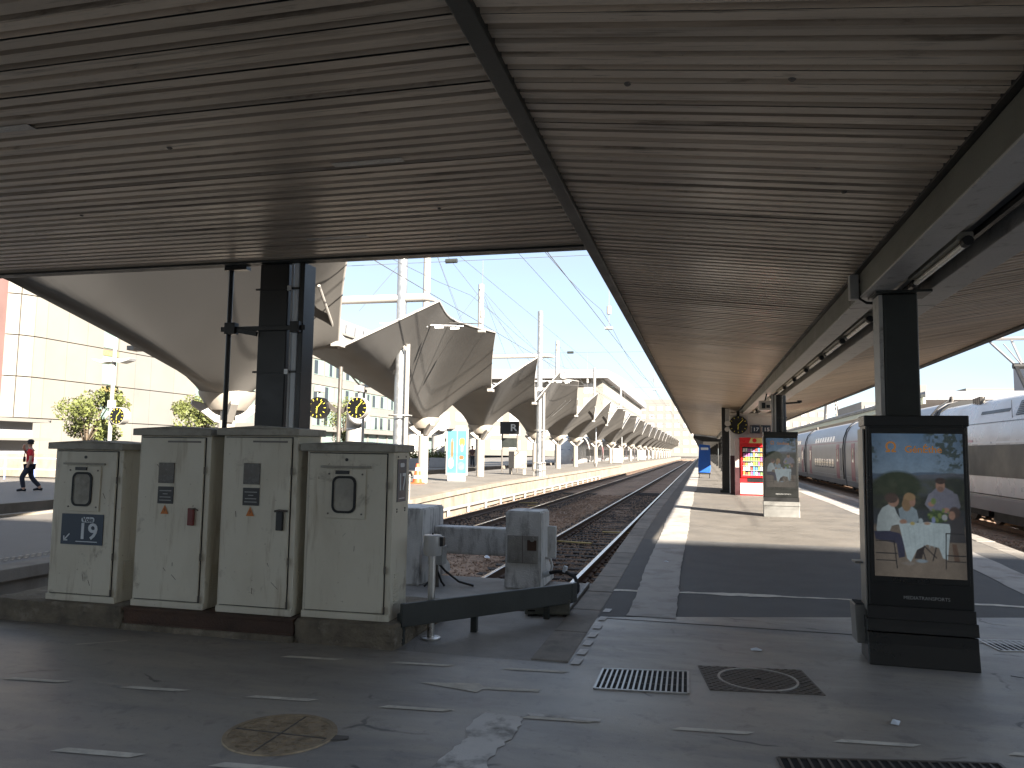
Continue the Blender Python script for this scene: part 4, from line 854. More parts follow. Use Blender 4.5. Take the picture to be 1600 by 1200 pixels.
MB().box(-.44,-.03,1.78,.44,0,1.98).build('header', M['red'], vm, bevel=.006)
MB().prism([(-.14,1.79),(.44,1.79),(.44,1.97),(-.06,1.97)], 'y', -.035, -.031).build('header_badge', M['yellowlabel'], vm)
MB().cyl((.05,-.034,1.88),(.05,-.045,1.88),.07,n=20).build('logo_disc', M['red'], vm)
MB().box(-.43,-.02,.05,.43,-.001,.42).build('kick_panel', M['white_wall'], vm, bevel=.006)
MB().box(-.2,-.012,.46,.35,-.001,.58).build('delivery_flap', M['blacksteel'], vm)
gl = MB().box(-.36,-.006,.66,.42,-.001,1.66).build('display_back', M['glass'], vm)
cols = [(.55,.08,.05),(.6,.45,.08),(.1,.25,.5),(.2,.35,.1),(.6,.6,.55),(.35,.12,.3),(.5,.25,.08)]
pm = [mat('snack_wrap', c, .4, var=.1) for c in cols]; rr = random.Random(2)
for r_ in range(6):
    z = .7+.16*r_; MB().box(-.35,-.05,z-.012,.41,-.007,z).build('shelf', M['alu'], vm)
    for k in range(9):
        MB().box(-.33+.081*k,-.045,z,-.27+.081*k,-.01,z+rr.uniform(.08,.13)).build('snack', rr.choice(pm), vm)
fr = MB()
for a in ((-.40,-.06,.62,-.36,0,1.70),(.41,-.06,.62,.44,0,1.70),(-.36,-.06,.62,.41,0,.66),(-.36,-.06,1.66,.41,0,1.70)): fr.box(*a)
fr.build('door_frame', M['red'], vm)
def clock_face(par, r, y0, dirn=-1, yellow=True, hm=(6,7)):
    # face in the XZ plane at y0, looking towards dirn
    MB().cyl((0,y0,0),(0,y0+.006*dirn,0),r*.95,n=36).build('dial', M['clockface'], par)
    mk = M['yellow'] if yellow else M['signwhite']; yy = y0+.009*dirn
    for k in range(12):
        a = 2*math.pi*k/12; MB().bar((r*.74*math.sin(a),yy,r*.74*math.cos(a)),(r*.9*math.sin(a),yy,r*.9*math.cos(a)),.003,r*.04,up=(math.cos(a),0,-math.sin(a))).build('hour_mark', mk, par)
    for ang, ln, wd in ((hm[0]*30+hm[1]/2, .5, .075),(hm[1]*6, .78, .05)):
        a = R_(ang); MB().bar((-.12*r*math.sin(a),yy+.004*dirn,-.12*r*math.cos(a)),(ln*r*math.sin(a),yy+.004*dirn,ln*r*math.cos(a)),.003,r*wd,up=(math.cos(a),0,-math.sin(a))).build('hand', mk, par)
ck = thing('station_clock', 'large round black clock with yellow hands on the white kiosk', 'clock', (1.23,28.0,kz+2.42))
MB().cyl((0,-.12,0),(0,.06,0),.32,n=36).build('case', M['blacksteel'], ck, smooth=True); clock_face(ck, .32, -.121)
MB().box(-.05,.0,.25,.05,.08,.5).build('bracket', M['blacksteel'], ck)
for i, (x, s) in enumerate(((1.80,'17'),(2.16,'15'))):
    sg = thing('track_number_sign', ['left of the two dark blue number signs on kiosk wall','right of the two dark blue number signs on kiosk wall'][i], 'sign', (x,28.15,kz+2.28))
    MB().box(-.165,-.03,-.14,.165,0,.14).build('panel', M['signblue'], sg, bevel=.004); text(s, .17, M['signwhite'], sg, (.03,-.033,-.01), sx=1.2)
    MB().box(-.15,-.032,-.12,-.11,-.03,.1).build('side_mark', M['greybox'], sg)
sp2 = thing('loudspeaker', 'white loudspeaker hanging under canopy left of the kiosk', 'loudspeaker', (.86,27.6,2.55))
MB().cyl((0,-.18,.1),(0,.12,.16),.1,.07,n=14).build('horn', M['whitesteel'], sp2, smooth=True); MB().box(-.07,-.05,.15,.07,.1,.62).build('mount', M['greybox'], sp2, bevel=.01); MB().cyl((-.02,-.1,-.1),(.0,.12,-.06),.08,.06,n=14).build('horn', M['whitesteel'], sp2, smooth=True)
sp3 = thing('projector_lamp', 'small white floodlight box on the beam beside round column', 'floodlight', (1.42,18.6,2.62))
MB().box(-.14,-.1,0,.12,.14,.22).build('case', M['whitesteel'], sp3, bevel=.015); MB().box(-.08,-.11,.04,.0,-.1,.17).build('lens', M['glass'], sp3); MB().box(.02,-.11,.05,.1,-.1,.12).build('lens', M['glass'], sp3)
MB().bar((0,0,.22),(.04,0,.4),.03,.03).build('arm', M['blacksteel'], sp3)
kd = thing('canopy_sensor_arm', 'short black arm sticking out right of the round column', 'bracket', (1.9,18.9,2.82))
MB().bar((.0,0,-.02),(.32,-.05,.0),.03,.04).build('arm', M['blacksteel'], kd); MB().cbox((.3,-.05,.02),(.1,.06,.05)).build('tip', M['blacksteel'], kd)
# blue covered trolley further down the platform
bt = thing('luggage_trolley', 'bright blue covered trolley standing far down the platform', 'trolley', (.13,46,.2))
P = [(-.35,.32),(.30,.30),(.36,.55),(.32,1.9),(-.30,1.95),(-.36,.6)]
MB().prism(P, 'y', 0, .7).build('cover', M['blue'], bt, bevel=.03)
MB().box(-.2,-.01,1.62,.22,-.002,1.76).build('label_strip', M['signwhite'], bt)
for x in (-.3,.28):
    for y in (.05,.62): MB().cyl((x-.02,y,.07),(x+.02,y,.07),.07,n=10).build('wheel', M['rubber'], bt); MB().cyl((x,y,.1),(x,y,.33),.02,n=6).build('leg', M['blacksteel'], bt)
MB().box(-.36,.0,.24,.34,.7,.3).build('deck', M['blacksteel'], bt)

# ================================================================== TENT CANOPIES ON THE LEFT PLATFORM
TX, TR, TL = -11.5, -8.6, -14.4
TY = [7.6, 16.9, 30.9, 39.6, 53.6, 62.5, 71.5] + [85.5+14.5*i for i in range(15)]
def membrane(n):
    y0, y1 = TY[n-1]+.15, TY[n]; long_ = (y1-y0) > 11
    zl0 = 3.62 if n == 1 else 4.05 if n == 2 else 4.2; zl1 = 4.05 if n == 1 else 4.2
    XP = -7.5 if n <= 3 else -7.9; k_ = XP/-8.5; pz_ = 1.6+4.95*k_; ym = (y0+y1)/2
    near = [(TR, y0, zl0)]+[(XP, ym*k_, pz_-.03), (XP-.1, ym*k_*.45+y1*k_*.55, pz_-.1)]*0
    if n == 1: near = [(TR, y0, 3.72), (-8.35, y0+1.1, 4.35)]
    if long_: near += [(XP, ym*k_ if n < 5 else ym*.97, pz_)]
    near += [(XP, (y1+.3)*k_ if n < 5 else y1-2.4, pz_+.05), (TR, y1+.12, zl1)]
    XF = TX-(XP-TX)
    far = [(XF, y0+1.2, 6.6)]+[(XF, ym, 7.3)]*long_+[(XF, y1-1.2, 7.1), (TL, y1+.12, 5.2)]; C = near + far[::-1]; m = len(C)
    ctr = Vector((TX, (y0+y1)/2, 4.8)); cap = Vector((TX, y1, 2.92))
    rim = []; K = 10
    for i in range(m):
        a, b = Vector(C[i]), Vector(C[(i+1)%m]); L = (b-a).length
        for k in range(K):
            t = k/K; p = a.lerp(b, t); inw = (ctr-p); inw.z *= .35; inw.normalize()
            steep = abs(b.z-a.z)/(L+1e-6); s = .085*L*4*t*(1-t)
            if steep > .8: s *= 2.0
            elif steep > .05: s *= .22
            rim.append((p+inw*min(s,1.0), a, b, t))
    J = 14; vs = []; N = len(rim)
    for (p, a, b, t) in rim:
        d = p-cap; ang = math.atan2(d.y, d.x); q = cap+Vector((math.cos(ang)*.62, math.sin(ang)*.62, 0))
        ex = 1.0-.16*sm((p.z-4.3)/1.4)
        for j in range(J+1):
            s = j/J; v = q.lerp(p, s); v.z = q.z+(p.z-q.z)*(s**ex); vs.append(v)
    A_ = np.array([tuple(v) for v in vs]).reshape(N,J+1,3)
    for it in range(40):
        wgt = np.clip((1-np.linspace(0,1,J+1))*1.6,0,1)[None,:,None]*.5; A_ = A_*(1-wgt)+wgt*.5*(np.roll(A_,1,0)+np.roll(A_,-1,0)) if it < 14 else A_
    A_[:,0] = np.array([tuple(v) for v in vs]).reshape(N,J+1,3)[:,0]; vs = A_.reshape(-1,3).tolist()
    fs = [(i*(J+1)+j, ((i+1)%N)*(J+1)+j, ((i+1)%N)*(J+1)+j+1, i*(J+1)+j+1) for i in range(N) for j in range(J)]
    return vs, fs, [r[0] for r in rim], C, long_
for n in range(1, len(TY)):
    y1 = TY[n]; ym = (TY[n-1]+y1)/2; base = (TX, y1, pzl(y1))
    nm = 'large pale tent canopy behind the cream cabinets, nearest of the row' if n == 1 else 'large pale tent canopy with tall mast right of the black column' if n == 2 else f'pale funnel shaped tent canopy, {ORD[n-1]} along the left platform'
    T = thing('tent_canopy', nm, 'tent canopy', base, group='tent canopies along the left platform')
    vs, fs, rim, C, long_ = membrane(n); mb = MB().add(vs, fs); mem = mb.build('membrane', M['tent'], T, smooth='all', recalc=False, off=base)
    MB().add([(x, y, z-.035) for x, y, z in vs], fs).build('underside', M['tentunder'], mem, smooth='all', recalc=False, off=base)  # second sheet just below, its dark colour stands for the shaded underside
    fine = n < 7
    MB().tube([Vector(p)-Vector((0,0,.0)) for p in rim]+[rim[0]], .035, 6).build('edge_cable', M['whitesteel'], mem, smooth='all', recalc=False, off=base)
    zb = base[2]; nn = 20 if fine else 10
    MB().cyl((0,0,0),(0,0,2.25-zb),.215,n=nn).build('column', M['postpaint'] if not fine else M['galv'] if 0 else M['postpaint'], T, smooth=True)
    MB().lathe([(.0,2.5),(.42,2.5),(.5,2.58),(.68,2.86),(.70,2.95),(.64,3.0),(.0,2.97)], (0,0,-zb), nn).build('capital', M['postpaint'], T, smooth=True)
    for k in range(4):
        a = math.pi/4+k*math.pi/2; c, s = math.cos(a), math.sin(a)
        MB().prism([(.18,2.18),(.3,2.2),(.86,2.62),(.84,2.72),(.55,2.64),(.18,2.5)], 'y', -.09, .09).build('bracket', M['whitesteel'], T, bevel=.012 if fine else 0).matrix_basis = Matrix.Translation((0,0,-zb)) @ Matrix.Rotation(a, 4, 'Z')
    if fine:
        for xx in (TR, TL):
            for zz in (C[-1][2] if 0 else (3.62 if n == 1 else 4.15), ):
                MB().cbox((xx-TX, .1, 4.12-zb), (.22,.35,.12)).cyl((xx-TX,.1,4.05-zb),(xx-TX+(.0),.1,4.4-zb),.05,n=8).build('corner_plate', M['whitesteel'], T, bevel=.01)
            MB().cyl((xx-TX,.1,4.2-zb),(xx-TX+.35*(1 if xx > TX else -1),-1.6,5.2-zb),.035,n=8).build('strut', M['whitesteel'], T, smooth=True)
        if n in (2,4): MB().tube([(0,-.4,2.98-zb),(TR-TX,-2.2,5.1-zb)], .014, 5).tube([(0,-.5,2.98-zb),(TR-TX-.3,-2.7,5.0-zb)], .014, 5).build('tie_rods', M['alu'], T)
# masts with booms at the middle of the long bays, and slim masts behind
def mast(label, x, y, h, boom, dia, far=False):
    z = pzl(y); m = thing('tent_mast', label, 'mast', (x,y,z), group='masts carrying the tents')
    MB().cyl((0,0,0),(0,0,h),dia,n=16).build('shaft', M['galv'] if not far else M['whitesteel'], m, smooth=True)
    if not far:
        MB().cyl((dia+.1,-.05,0),(dia+.1,-.05,4.7),.07,n=10).build('side_pipe', M['whitesteel'], m, smooth=True)
        for z_ in (.35,.75,2.55):
            mb = MB(); pts = [(.34*math.cos(a)+.05,.34*math.sin(a),z_) for a in np.linspace(0,2*math.pi,17)]; mb.tube(pts,.02,6); mb.build('guard_ring', M['whitesteel'], m, smooth='all')
        for a in (0.6,2.2,3.7,5.2): MB().cyl((.34*math.cos(a)+.05,.34*math.sin(a),0),(.34*math.cos(a)+.05,.34*math.sin(a),.8),.018,n=6).build('guard_bar', M['whitesteel'], m)
        MB().cyl((0,0,4.75),(0,0,4.95),dia+.05,n=16).build('collar', M['alu'], m, smooth=True)
        for s in (-1,1): MB().bar((s*.1,-.2,4.75),(s*.28,-.22,4.5),.04,.06).build('lug', M['whitesteel'], m)
        # light truss across
        t = MB(); t.cyl((-.6,-.25,5.32),(2.2-.6,1.2,5.42),.025,n=6)
        for k in range(5): t.bar((-.4+.42*k,-.22+.27*k,5.3),(-.15+.42*k,-.1+.27*k,5.32),.05,.06)
        t.build('lamp_rail', M['alu'], m)
    if boom: MB().cyl((boom[0],0,boom[2]),(boom[1],0,boom[2]),.13,n=12).build('boom', M['whitesteel'], m, smooth=True); MB().cyl((boom[1],0,boom[2]),(boom[1]+.35,0,boom[2]-.1),.13,.05,n=10).build('boom_tip', M['whitesteel'], m, smooth=True)
    return m
mast('thick twin mast with horizontal boom right of the black column', -8.85, 21.6, 10.5, (-4.4,.75,6.12), .155)
mast('second thick mast with boom, beside the R sign', -8.85, 42.2, 9.3, (-4.4,.5,6.75), .16)
for i, (x, y, h) in enumerate(((-15,40.2,14),(-15,51.1,13),(-15,80.5,13.2),(-15,109.9,13.5),(-15,147,13.6))):
    mm = mast(f'slim white mast rising behind the tents, {ORD[i]} from the camera', x, y, h, None, .2, True)
    for s in (-1,1):
        MB().tube([(0,0,h-.3),(.2,s*9,7.5)], .012, 4).build('guy_cable', M['wire'], mm); MB().tube([(0,0,h-.3),(4.5,s*7,7)], .012, 4).build('guy_cable', M['wire'], mm)
    MB().bar((0,-.35,h-.35),(0,.35,h-.35),.05,.08).build('head_plate', M['whitesteel'], mm)

# ------------------------------------------------------------------ overhead line
def wire(name, label, pts, r, cat='overhead wire', extra=None):
    w_ = thing(name, label, cat, pts[0]); MB().tube(pts, r, 5).build('conductor', M['wire'], w_, off=pts[0], recalc=False)
    for (nm, a, b, rr, m) in (extra or []): MB().cyl(a, b, rr, n=8).build(nm, M[m], w_, off=pts[0])
    return w_
def sagline(x, z, y0, y1, sp, sag, ph=0):
    P = []; y = y0
    while y < y1:
        t = ((y-ph)%sp)/sp; P.append((x, y, z-sag*4*t*(1-t))); y += sp/8
    return P
wire('contact_wire', 'overhead contact wire pair above the middle track by canopy edge', [(-2.83,8,5.35),(-2.83,24,5.42),(-2.83,48,5.5),(-2.83,300,5.5)], .009)
wire('catenary_wire', 'upper messenger wire above the middle track', sagline(-2.95,6.0,8,300,24,.55,0), .007)
wire('contact_wire', 'overhead contact wire above the left track beside the tents', [(-7.0,8,5.75),(-7.0,300,5.75)], .01)
wire('catenary_wire', 'upper messenger wire above the left track beside the tents', sagline(-7.1,6.6,8,300,24,.6,0), .007)
for i, (y, z) in enumerate(((24,7.9),(48,7.9),(72,7.7),(96,7.7),(130,7.7),(165,7.7))):
    ex = []
    for x in (-2.83,-7.0):
        ex += [('dropper',(x,y,z-.02),(x,y,5.45),.008,'wire'),('insulator',(x,y,5.95),(x,y,6.2),.07,'whitesteel'),('clamp',(x-.12,y,5.5),(x+.12,y,5.5),.05,'whitesteel')]
    ex += [('insulator',(-8.3,y,z),(-7.9,y,z),.08,'darksteel'),('steady_arm',(-7,y,5.75),(-9,y,5.85),.018,'wire')]
    wire('cross_span', f'thin cross span wire over the tracks, {ORD[i]} from the camera', [(-15,y,z),(14,y,z-.05)], .009, extra=ex)
wire('catenary_wire', 'overhead wire above the right hand train', [(10,8,5.9),(10,300,5.9)], .01)
wire('catenary_wire', 'thin wire crossing the sky right of canopy, above empty track', sagline(6.2,6.3,8,300,30,.5,0), .008)

wire('feeder_wire', 'thin feeder wire sloping across the sky above the tents', [(-5.0,8,7.2),(-5.2,60,7.3),(-5.5,300,7.3)], .008)
wire('feeder_wire', 'second thin feeder wire high above the left track', [(-8.2,8,8.4),(-8.2,60,8.3),(-8.2,300,8.3)], .008)
# ------------------------------------------------------------------ trains
HP = [(1.36,.32),(1.44,.9),(1.46,1.6),(1.46,2.55),(1.42,3.05),(1.30,3.55),(1.05,3.95),(.7,4.2),(.3,4.31)]
def prof(sc=1, top=4.31):
    R = [(x, z) for x, z in HP]; return R+[(-x, z) for x, z in R[::-1]]
def side_x(z):
    for (x0,z0),(x1,z1) in zip(HP[:-1],HP[1:]):
        if z0 <= z <= z1: return x0+(x1-x0)*(z-z0)/(z1-z0)
    return HP[0][0]
def band(mb, s, z0, z1, y0, y1, proud=.008, mi=0):
    zs_ = [z0]+[z for x, z in HP if z0+.01 < z < z1-.01]+[z1]; n = len(zs_); vs = []
    for z in zs_:
        xo, xi = s*(side_x(z)+proud), s*(side_x(z)-.02); vs += [(xo,y0,z),(xo,y1,z),(xi,y0,z),(xi,y1,z)]
    fs = []
    for i in range(n-1):
        a = 4*i; b = a+4; fs += [(a,a+1,b+1,b),(a,b,b+2,a+2),(a+1,a+3,b+3,b+1)]
    fs += [(0,2,3,1),(4*n-4,4*n-3,4*n-1,4*n-2)]
    return mb.add(vs, fs, mi)
def bogie(par, y):
    b = MB().box(-1.2,y-1.5,.28,1.2,y+1.5,.55).build('bogie_frame', M['rubber'], par)
    for dy in (-1.1,1.1):
        for s in (-.75,.75): MB().cyl((s-.07,y+dy,.46),(s+.07,y+dy,.46),.46,n=20).build('wheel', M['iron'], b, smooth=True)
def coach(label, x, y0, L, sides=(-1,), rz=0):
    c = thing('train_coach', label, 'train coach', (x,y0,-.52), 0, 'double-deck train coaches')
    mb = MB(); P = prof(); k = len(P); mb.prism(P, 'y', .25, L-.25)
    mb.m = []
    for i in range(k):
        zz = (P[i][1]+P[(i+1)%k][1])/2; mb.m.append(1 if zz > 3.2 else 2 if zz < .6 and abs(P[i][0]) > 0 and i not in (k-1,) else 0)
    mb.m += [0,0]; mb.build('body', [M['coach'], M['coachroof'], M['coachskirt']], c, smooth=True)
    for s in sides:
        band(MB(), s, .34, .62, .4, L-.4, .012).build('skirt', M['coachskirt'], c)
        band(MB(), s, 2.92, 3.0, .3, L-.3, .006).build('stripe', M['pink'], c)
        band(MB(), s, .86, .9, .3, L-.3, .006).build('rub_strip', M['alu'], c)
        for yy in (2.0, L-3.2) if s < 0 else (2.0,):
            d = MB(); band(d, s, .66, 2.86, yy, yy+1.1, .012); dd = d.build('door', M['carmine'], c)
            band(MB(), s, 1.75, 2.55, yy+.3, yy+.8, .016).build('door_window', M['glass'], dd)
        n = int((L-8)/1.15)
        for i in range(n):
            yy = 4.1+i*1.15
            band(MB(), s, 3.08, 3.42, yy, yy+.8, .01).build('window', M['glass'], c)
            band(MB(), s, 1.3, 1.9, yy, yy+.85, .01).build('window', M['glass'], c)
        MB().box(s*1.47,1.2,1.2,s*1.485,1.5,2.6).build('equipment_panel', M['coachskirt'], c)
    # dark gangway ring at the joint and a roof cable arch
    mb = MB(); P = [(a*.93, z if z > .5 else .6) for a, z in prof()]; mb.prism(P, 'y', -.24, .26); mb.build('gangway', M['rubber'], c)
    MB().tube([(-1.52,.0,.7),(-1.56,.0,1.6),(-1.56,.0,2.6),(-1.5,0,3.2),(-1.3,.0,3.75),(-1.0,.05,4.1),(-.5,.3,4.4)], .035, 6).build('cable_arch', M['rubber'], c, smooth=True)
    for k in range(3): MB().cyl((-.5+.05*k,.2+.25*k,4.3),(-.5+.05*k,.2+.25*k,4.5),.06,n=8).build('insulator', M['iron'], c)
    bogie(c, 0.0 if y0 > 40 else 1.2)
    for k in range(5): MB().box(-1.25,2.5+k*3,.2,-.9,4.6+k*3,.36).build('underfloor_box', M['rubber'], c)
    return c
jo = [33.0, 51.1, 69.2, 87.4, 105.6, 123.8]
for i in range(len(jo)):
    coach(['silver double-deck coach directly behind the white power car','second silver double-deck coach, seen between the two totems','third silver double-deck coach with pink doors down the line','fourth silver coach, left of the second joint','fifth silver coach, far along the right train','last visible silver coach of the right train'][i], 10.0, jo[i], 18.1)
pw = thing('power_car', 'white and dark grey train power car with raised pantograph at right', 'locomotive', (10.0,11.5,-.52))
LP_ = 21.2
mb = MB(); P = [(1.38,.5),(1.44,.9),(1.45,1.5),(1.44,2.5),(1.36,3.2),(1.12,3.8),(.85,4.0)]; P = P+[(-x,z) for x,z in P[::-1]]; k = len(P)
vs = []; ys_ = [(0,.25,.35),(.8,.55,.55),(2.2,.8,.72),(4.2,.95,.88),(6.2,1,1),(LP_-.2,1,1)]
for y, sx, sz in ys_:
    for a, z in P: vs.append((a*sx, y, .5+(z-.5)*sz))
fs = [(j*k+i, j*k+(i+1)%k, (j+1)*k+(i+1)%k, (j+1)*k+i) for j in range(len(ys_)-1) for i in range(k)]+[tuple(range(k)), tuple(range((len(ys_)-1)*k, len(ys_)*k))]
mb.add(vs, fs).build('body', M['locowhite'], pw, smooth=True)
HP_keep = HP; HP = [(1.38,.5),(1.44,.9),(1.45,1.5),(1.44,2.5),(1.36,3.2),(1.12,3.8),(.85,4.0)]
band(MB(), -1, 1.56, 2.52, 5.5, LP_-.3, .01).build('dark_band', M['locodark'], pw)
band(MB(), -1, .98, 1.02, 5.5, LP_-.3, .012).build('seam', M['locodark'], pw)
band(MB(), -1, .5, .96, 5.5, LP_-.3, .012).build('skirt', M['coachskirt'], pw)
band(MB(), -1, 2.62, 2.7, 16.5, LP_-.3, .01).build('stripe', M['pink'], pw)
band(MB(), -1, 2.56, 2.62, 5.5, LP_-.3, .009).build('pale_strip', M['alu'], pw)
vg = band(MB(), -1, 3.35, 3.78, 10.4, 13.2, .012).build('vent_grille', M['locodark'], pw)
for q in range(7): band(MB(), -1, 3.38+.055*q, 3.4+.055*q, 10.5, 13.1, .03).build('slat', M['coachskirt'], vg)
band(MB(), -1, 3.5, 3.6, 13.8, 16.2, .012).build('vent_slot', M['locodark'], pw)
MB().box(-1.33,13.4,3.25,-1.32,13.42,3.8).build('seam', M['locodark'], pw); band(MB(), -1, 3.2, 3.22, 9, LP_-.3, .012).build('seam', M['locodark'], pw)
for q in range(4): MB().cyl((-.95+.05*q,17.0+.35*q,3.9),(-.95+.05*q,17.0+.35*q,4.15),.1,n=8).build('insulator', M['iron'], pw)
for dy in (7.5,17.5): bogie(pw, dy)
MB().box(-1.2,9.5,.2,1.2,15.5,.5).build('underfloor_box', M['rubber'], pw)
HP = HP_keep
# pantograph (a part of the power car)
pg = MB(); z0 = 4.1
pg.bar((-.3,15.0,z0),(-.12,16.4,z0+1.0),.09,.09).bar((.3,15.0,z0),(.12,16.4,z0+1.0),.05,.05); arm = pg.build('pantograph', M['rubber'], pw)
MB().bar((-.1,16.4,z0+1.0),(-.35,18.0,z0+2.05),.06,.06).bar((.1,16.4,z0+1.0),(.35,18.0,z0+2.05),.06,.06).bar((0,16.3,z0+1.05),(0,17.7,z0+1.9),.03,.03).build('upper_arm', M['coachskirt'], arm)
MB().cyl((-.85,18.0,z0+2.1),(.85,18.0,z0+2.1),.04,n=8).cyl((-.85,17.7,z0+2.1),(.85,17.7,z0+2.1),.04,n=8).bar((-.85,17.6,z0+2.1),(-.85,18.1,z0+2.1),.04,.06).bar((.85,17.6,z0+2.1),(.85,18.1,z0+2.1),.04,.06).build('collector', M['coachskirt'], arm)
MB().cyl((-.2,16.4,z0+1.0),(.2,16.4,z0+1.0),.1,n=10).build('knee', M['rubber'], arm, smooth=True)

# white high-speed train on the far left track
lt = thing('high_speed_train', 'white high-speed train with red and grey nose behind the tent columns', 'train', (-16.3,93,-.52))
vs = []; P = prof(); k = len(P); NS_ = [(0,.42,.30,.0),(.25,.62,.42,0),(1.0,.82,.6,0),(2.4,.94,.8,0),(4.2,1,.95,0),(6,1,1,0),(150,1,1,0)]
for y, sx, sz, dz in NS_:
    for a, z in P: vs.append((a*sx, y, .35+(z-.35)*sz))
fs = [(j*k+i, j*k+(i+1)%k, (j+1)*k+(i+1)%k, (j+1)*k+i) for j in range(len(NS_)-1) for i in range(k)]+[tuple(range(k))]
MB().add(vs, fs).build('body', M['locowhite'], lt, smooth=True)
MB().add([(-.55,.9,2.25),(.55,.9,2.25),(.85,3.4,3.55),(-.85,3.4,3.55),(0,3.4,3.75)], [(0,1,2,4,3)]).build('windscreen', mat('nose_glass',(.09,.11,.19),.15,var=.1), lt).location = (0,-.28,.12)
MB().add([(.56,.85,2.2),(.8,.95,2.0),(1.2,3.2,3.2),(.86,3.3,3.5)],[(0,1,2,3)]).build('nose_stripe', M['carmine'], lt).location = (.02,-.25,.12)
MB().box(-1.0,.2,1.0,1.0,.24,1.25).build('nose_stripe', M['carmine'], lt)
for i in range(7):
    band(MB(), 1, 1.6, 2.5, 8+i*19, 24+i*19, .012).build('window_band', M['locodark'], lt); band(MB(), 1, .5, .95, 6+i*19, 24+i*19, .012).build('skirt', M['coachskirt'], lt)
    d = band(MB(), 1, 1.0, 3.0, 25+i*19, 26.2+i*19, .014).build('door', M['carmine'], lt)
    band(MB(), 1, 3.0, 3.12, 8+i*19, 24+i*19, .01).build('stripe', M['pink'], lt)

# ================================================================== BACKGROUND
# left building: mauve glazed bay, cream cladding with a rounded corner
lb = thing('office_building', 'cream clad building with mauve glazed bay at the far left', 'building', (-46,42,0))
MB().box(-18,3.6,0,-.2,20.4,19).build('core', M['bldg'], lb)
cl = MB()
for i in range(7):                     # rounded corner in facets + flat wall, panels with recessed joints
    pass
def panel(x0, y0, x1, y1, z0, z1, m, th=.12, name='cladding_panel'):
    d = Vector((x1-x0,y1-y0,0)); L = d.length; d.normalize(); n = Vector((d.y,-d.x,0)); g = .035
    a = Vector((x0,y0,0))+d*g; b = Vector((x1,y1,0))-d*g; mb = MB(); vs = []
    for p in (a, b, b-n*th, a-n*th): vs += [(p.x,p.y,z0+g),(p.x,p.y,z1-g)]
    mb.add(vs, [(0,2,3,1),(1,3,5,7),(0,6,4,2),(2,4,5,3),(0,1,7,6)]); return mb.build(name, m, lb)
cor = [(-2.2,.6),(-1.2,.9),(-.45,1.5),(-.05,2.4),(0,3.4)]
zs = [0,3.4,6.3,9.2,12.1,15.0,18.2]
for (a, b) in zip(cor[:-1],cor[1:]):
    for z0, z1 in zip(zs[:-1],zs[1:]): panel(*a, *b, z0, z1, M['bldg'])
for k, (ya, yb) in enumerate(((3.4,5.3),(5.3,7.2),(7.2,8.9),(10.6,12.5),(12.5,14.4),(14.4,17.4),(17.4,20.5))):
    for z0, z1 in zip(zs[:-1],zs[1:]): panel(0,ya,0,yb,z0,z1, M['bldg'] if k < 4 or k > 5 else M['bldg2'])
for z0, z1 in zip(zs[:-1],zs[1:]):
    w_ = MB().box(-.25,8.95,z0+.1,-.08,10.5,z1-.5).build('stair_window', M['glassgreen'], lb); MB().box(-.2,8.95,z1-.5,-.02,10.5,z1-.1).build('spandrel', M['yellowfaded'], lb)
MB().box(-.32,3.3,0,-.14,20.4,18.2).build('joint_backing', M['paneledge'], lb)
for z0, z1 in zip(zs[:-1],zs[1:]):
    for k in range(5):
        MB().box(-3.35-2.3*k,-.6,z0+.06,-2.3*k-1.15-.06,-.45,z1-.06).build('mauve_pane', M['mauve'], lb)
    MB().box(-13,-.75,z1-.07,-1.1,-.42,z1+.05).build('transom', M['bldg'], lb)
for k in range(6): MB().box(-1.2-2.3*k,-.8,0,-1.08-2.3*k,-.42,18.2).build('mullion', M['bldg'], lb)
MB().box(-1.9,-.6,0,-1.06,.7,18.2).build('mauve_return', M['mauve'], lb)
MB().box(-13,-.45,0,-1.1,3.4,18.2).build('bay_core', M['mauve'], lb)
# low glazed pavilion in front of it
pv = thing('glazed_pavilion', 'low glass fronted pavilion behind the person in red', 'pavilion', (-34,25.5,.1))
MB().box(-8,0,2.55,2.2,6.5,2.72).build('roof', M['bldg2'], pv); MB().box(-8,.4,1.65,2.4,6.4,1.78).build('middle_ledge', M['bldg2'], pv); MB().box(-8,.6,0,2.0,6,.75).build('base_wall', M['bldg'], pv)
MB().box(-8,1.2,.75,1.6,6,2.55).build('inside', M['roofgrey'], pv)
for i in range(5):
    for z0, z1 in ((.75,1.65),(1.78,2.55)):
        f = MB().box(-7.9+1.95*i,.62,z0+.04,-6.05+1.95*i,.66,z1-.04).build('pane', M['glassgreen'], pv)
for i in range(6): MB().box(-8.0+1.95*i,.58,.75,-7.92+1.95*i,.7,2.55).build('mullion', M['bldg2'], pv)
# beige wall and railing behind the person
bw = MB().box(-40,27.2,.05,-22.0,27.5,1.15); tag(bw.build('low_wall', M['wall_lit']), 'low beige wall behind the person in red', 'wall')
rl = thing('blue_railing', 'light blue metal railing in front of low beige wall', 'railing', (-26,26.0,.1))
for z in (.45,.9): MB().cyl((-8,0,z),(4,0,z),.03,n=6).build('rail', M['alu'], rl)
for i in range(9): MB().cyl((-8+1.5*i,0,0),(-8+1.5*i,0,.95),.035,n=6).build('post', mat('post_blue',(.16,.23,.5),.5,var=0) if i == 0 else bpy.data.materials['post_blue'], rl)

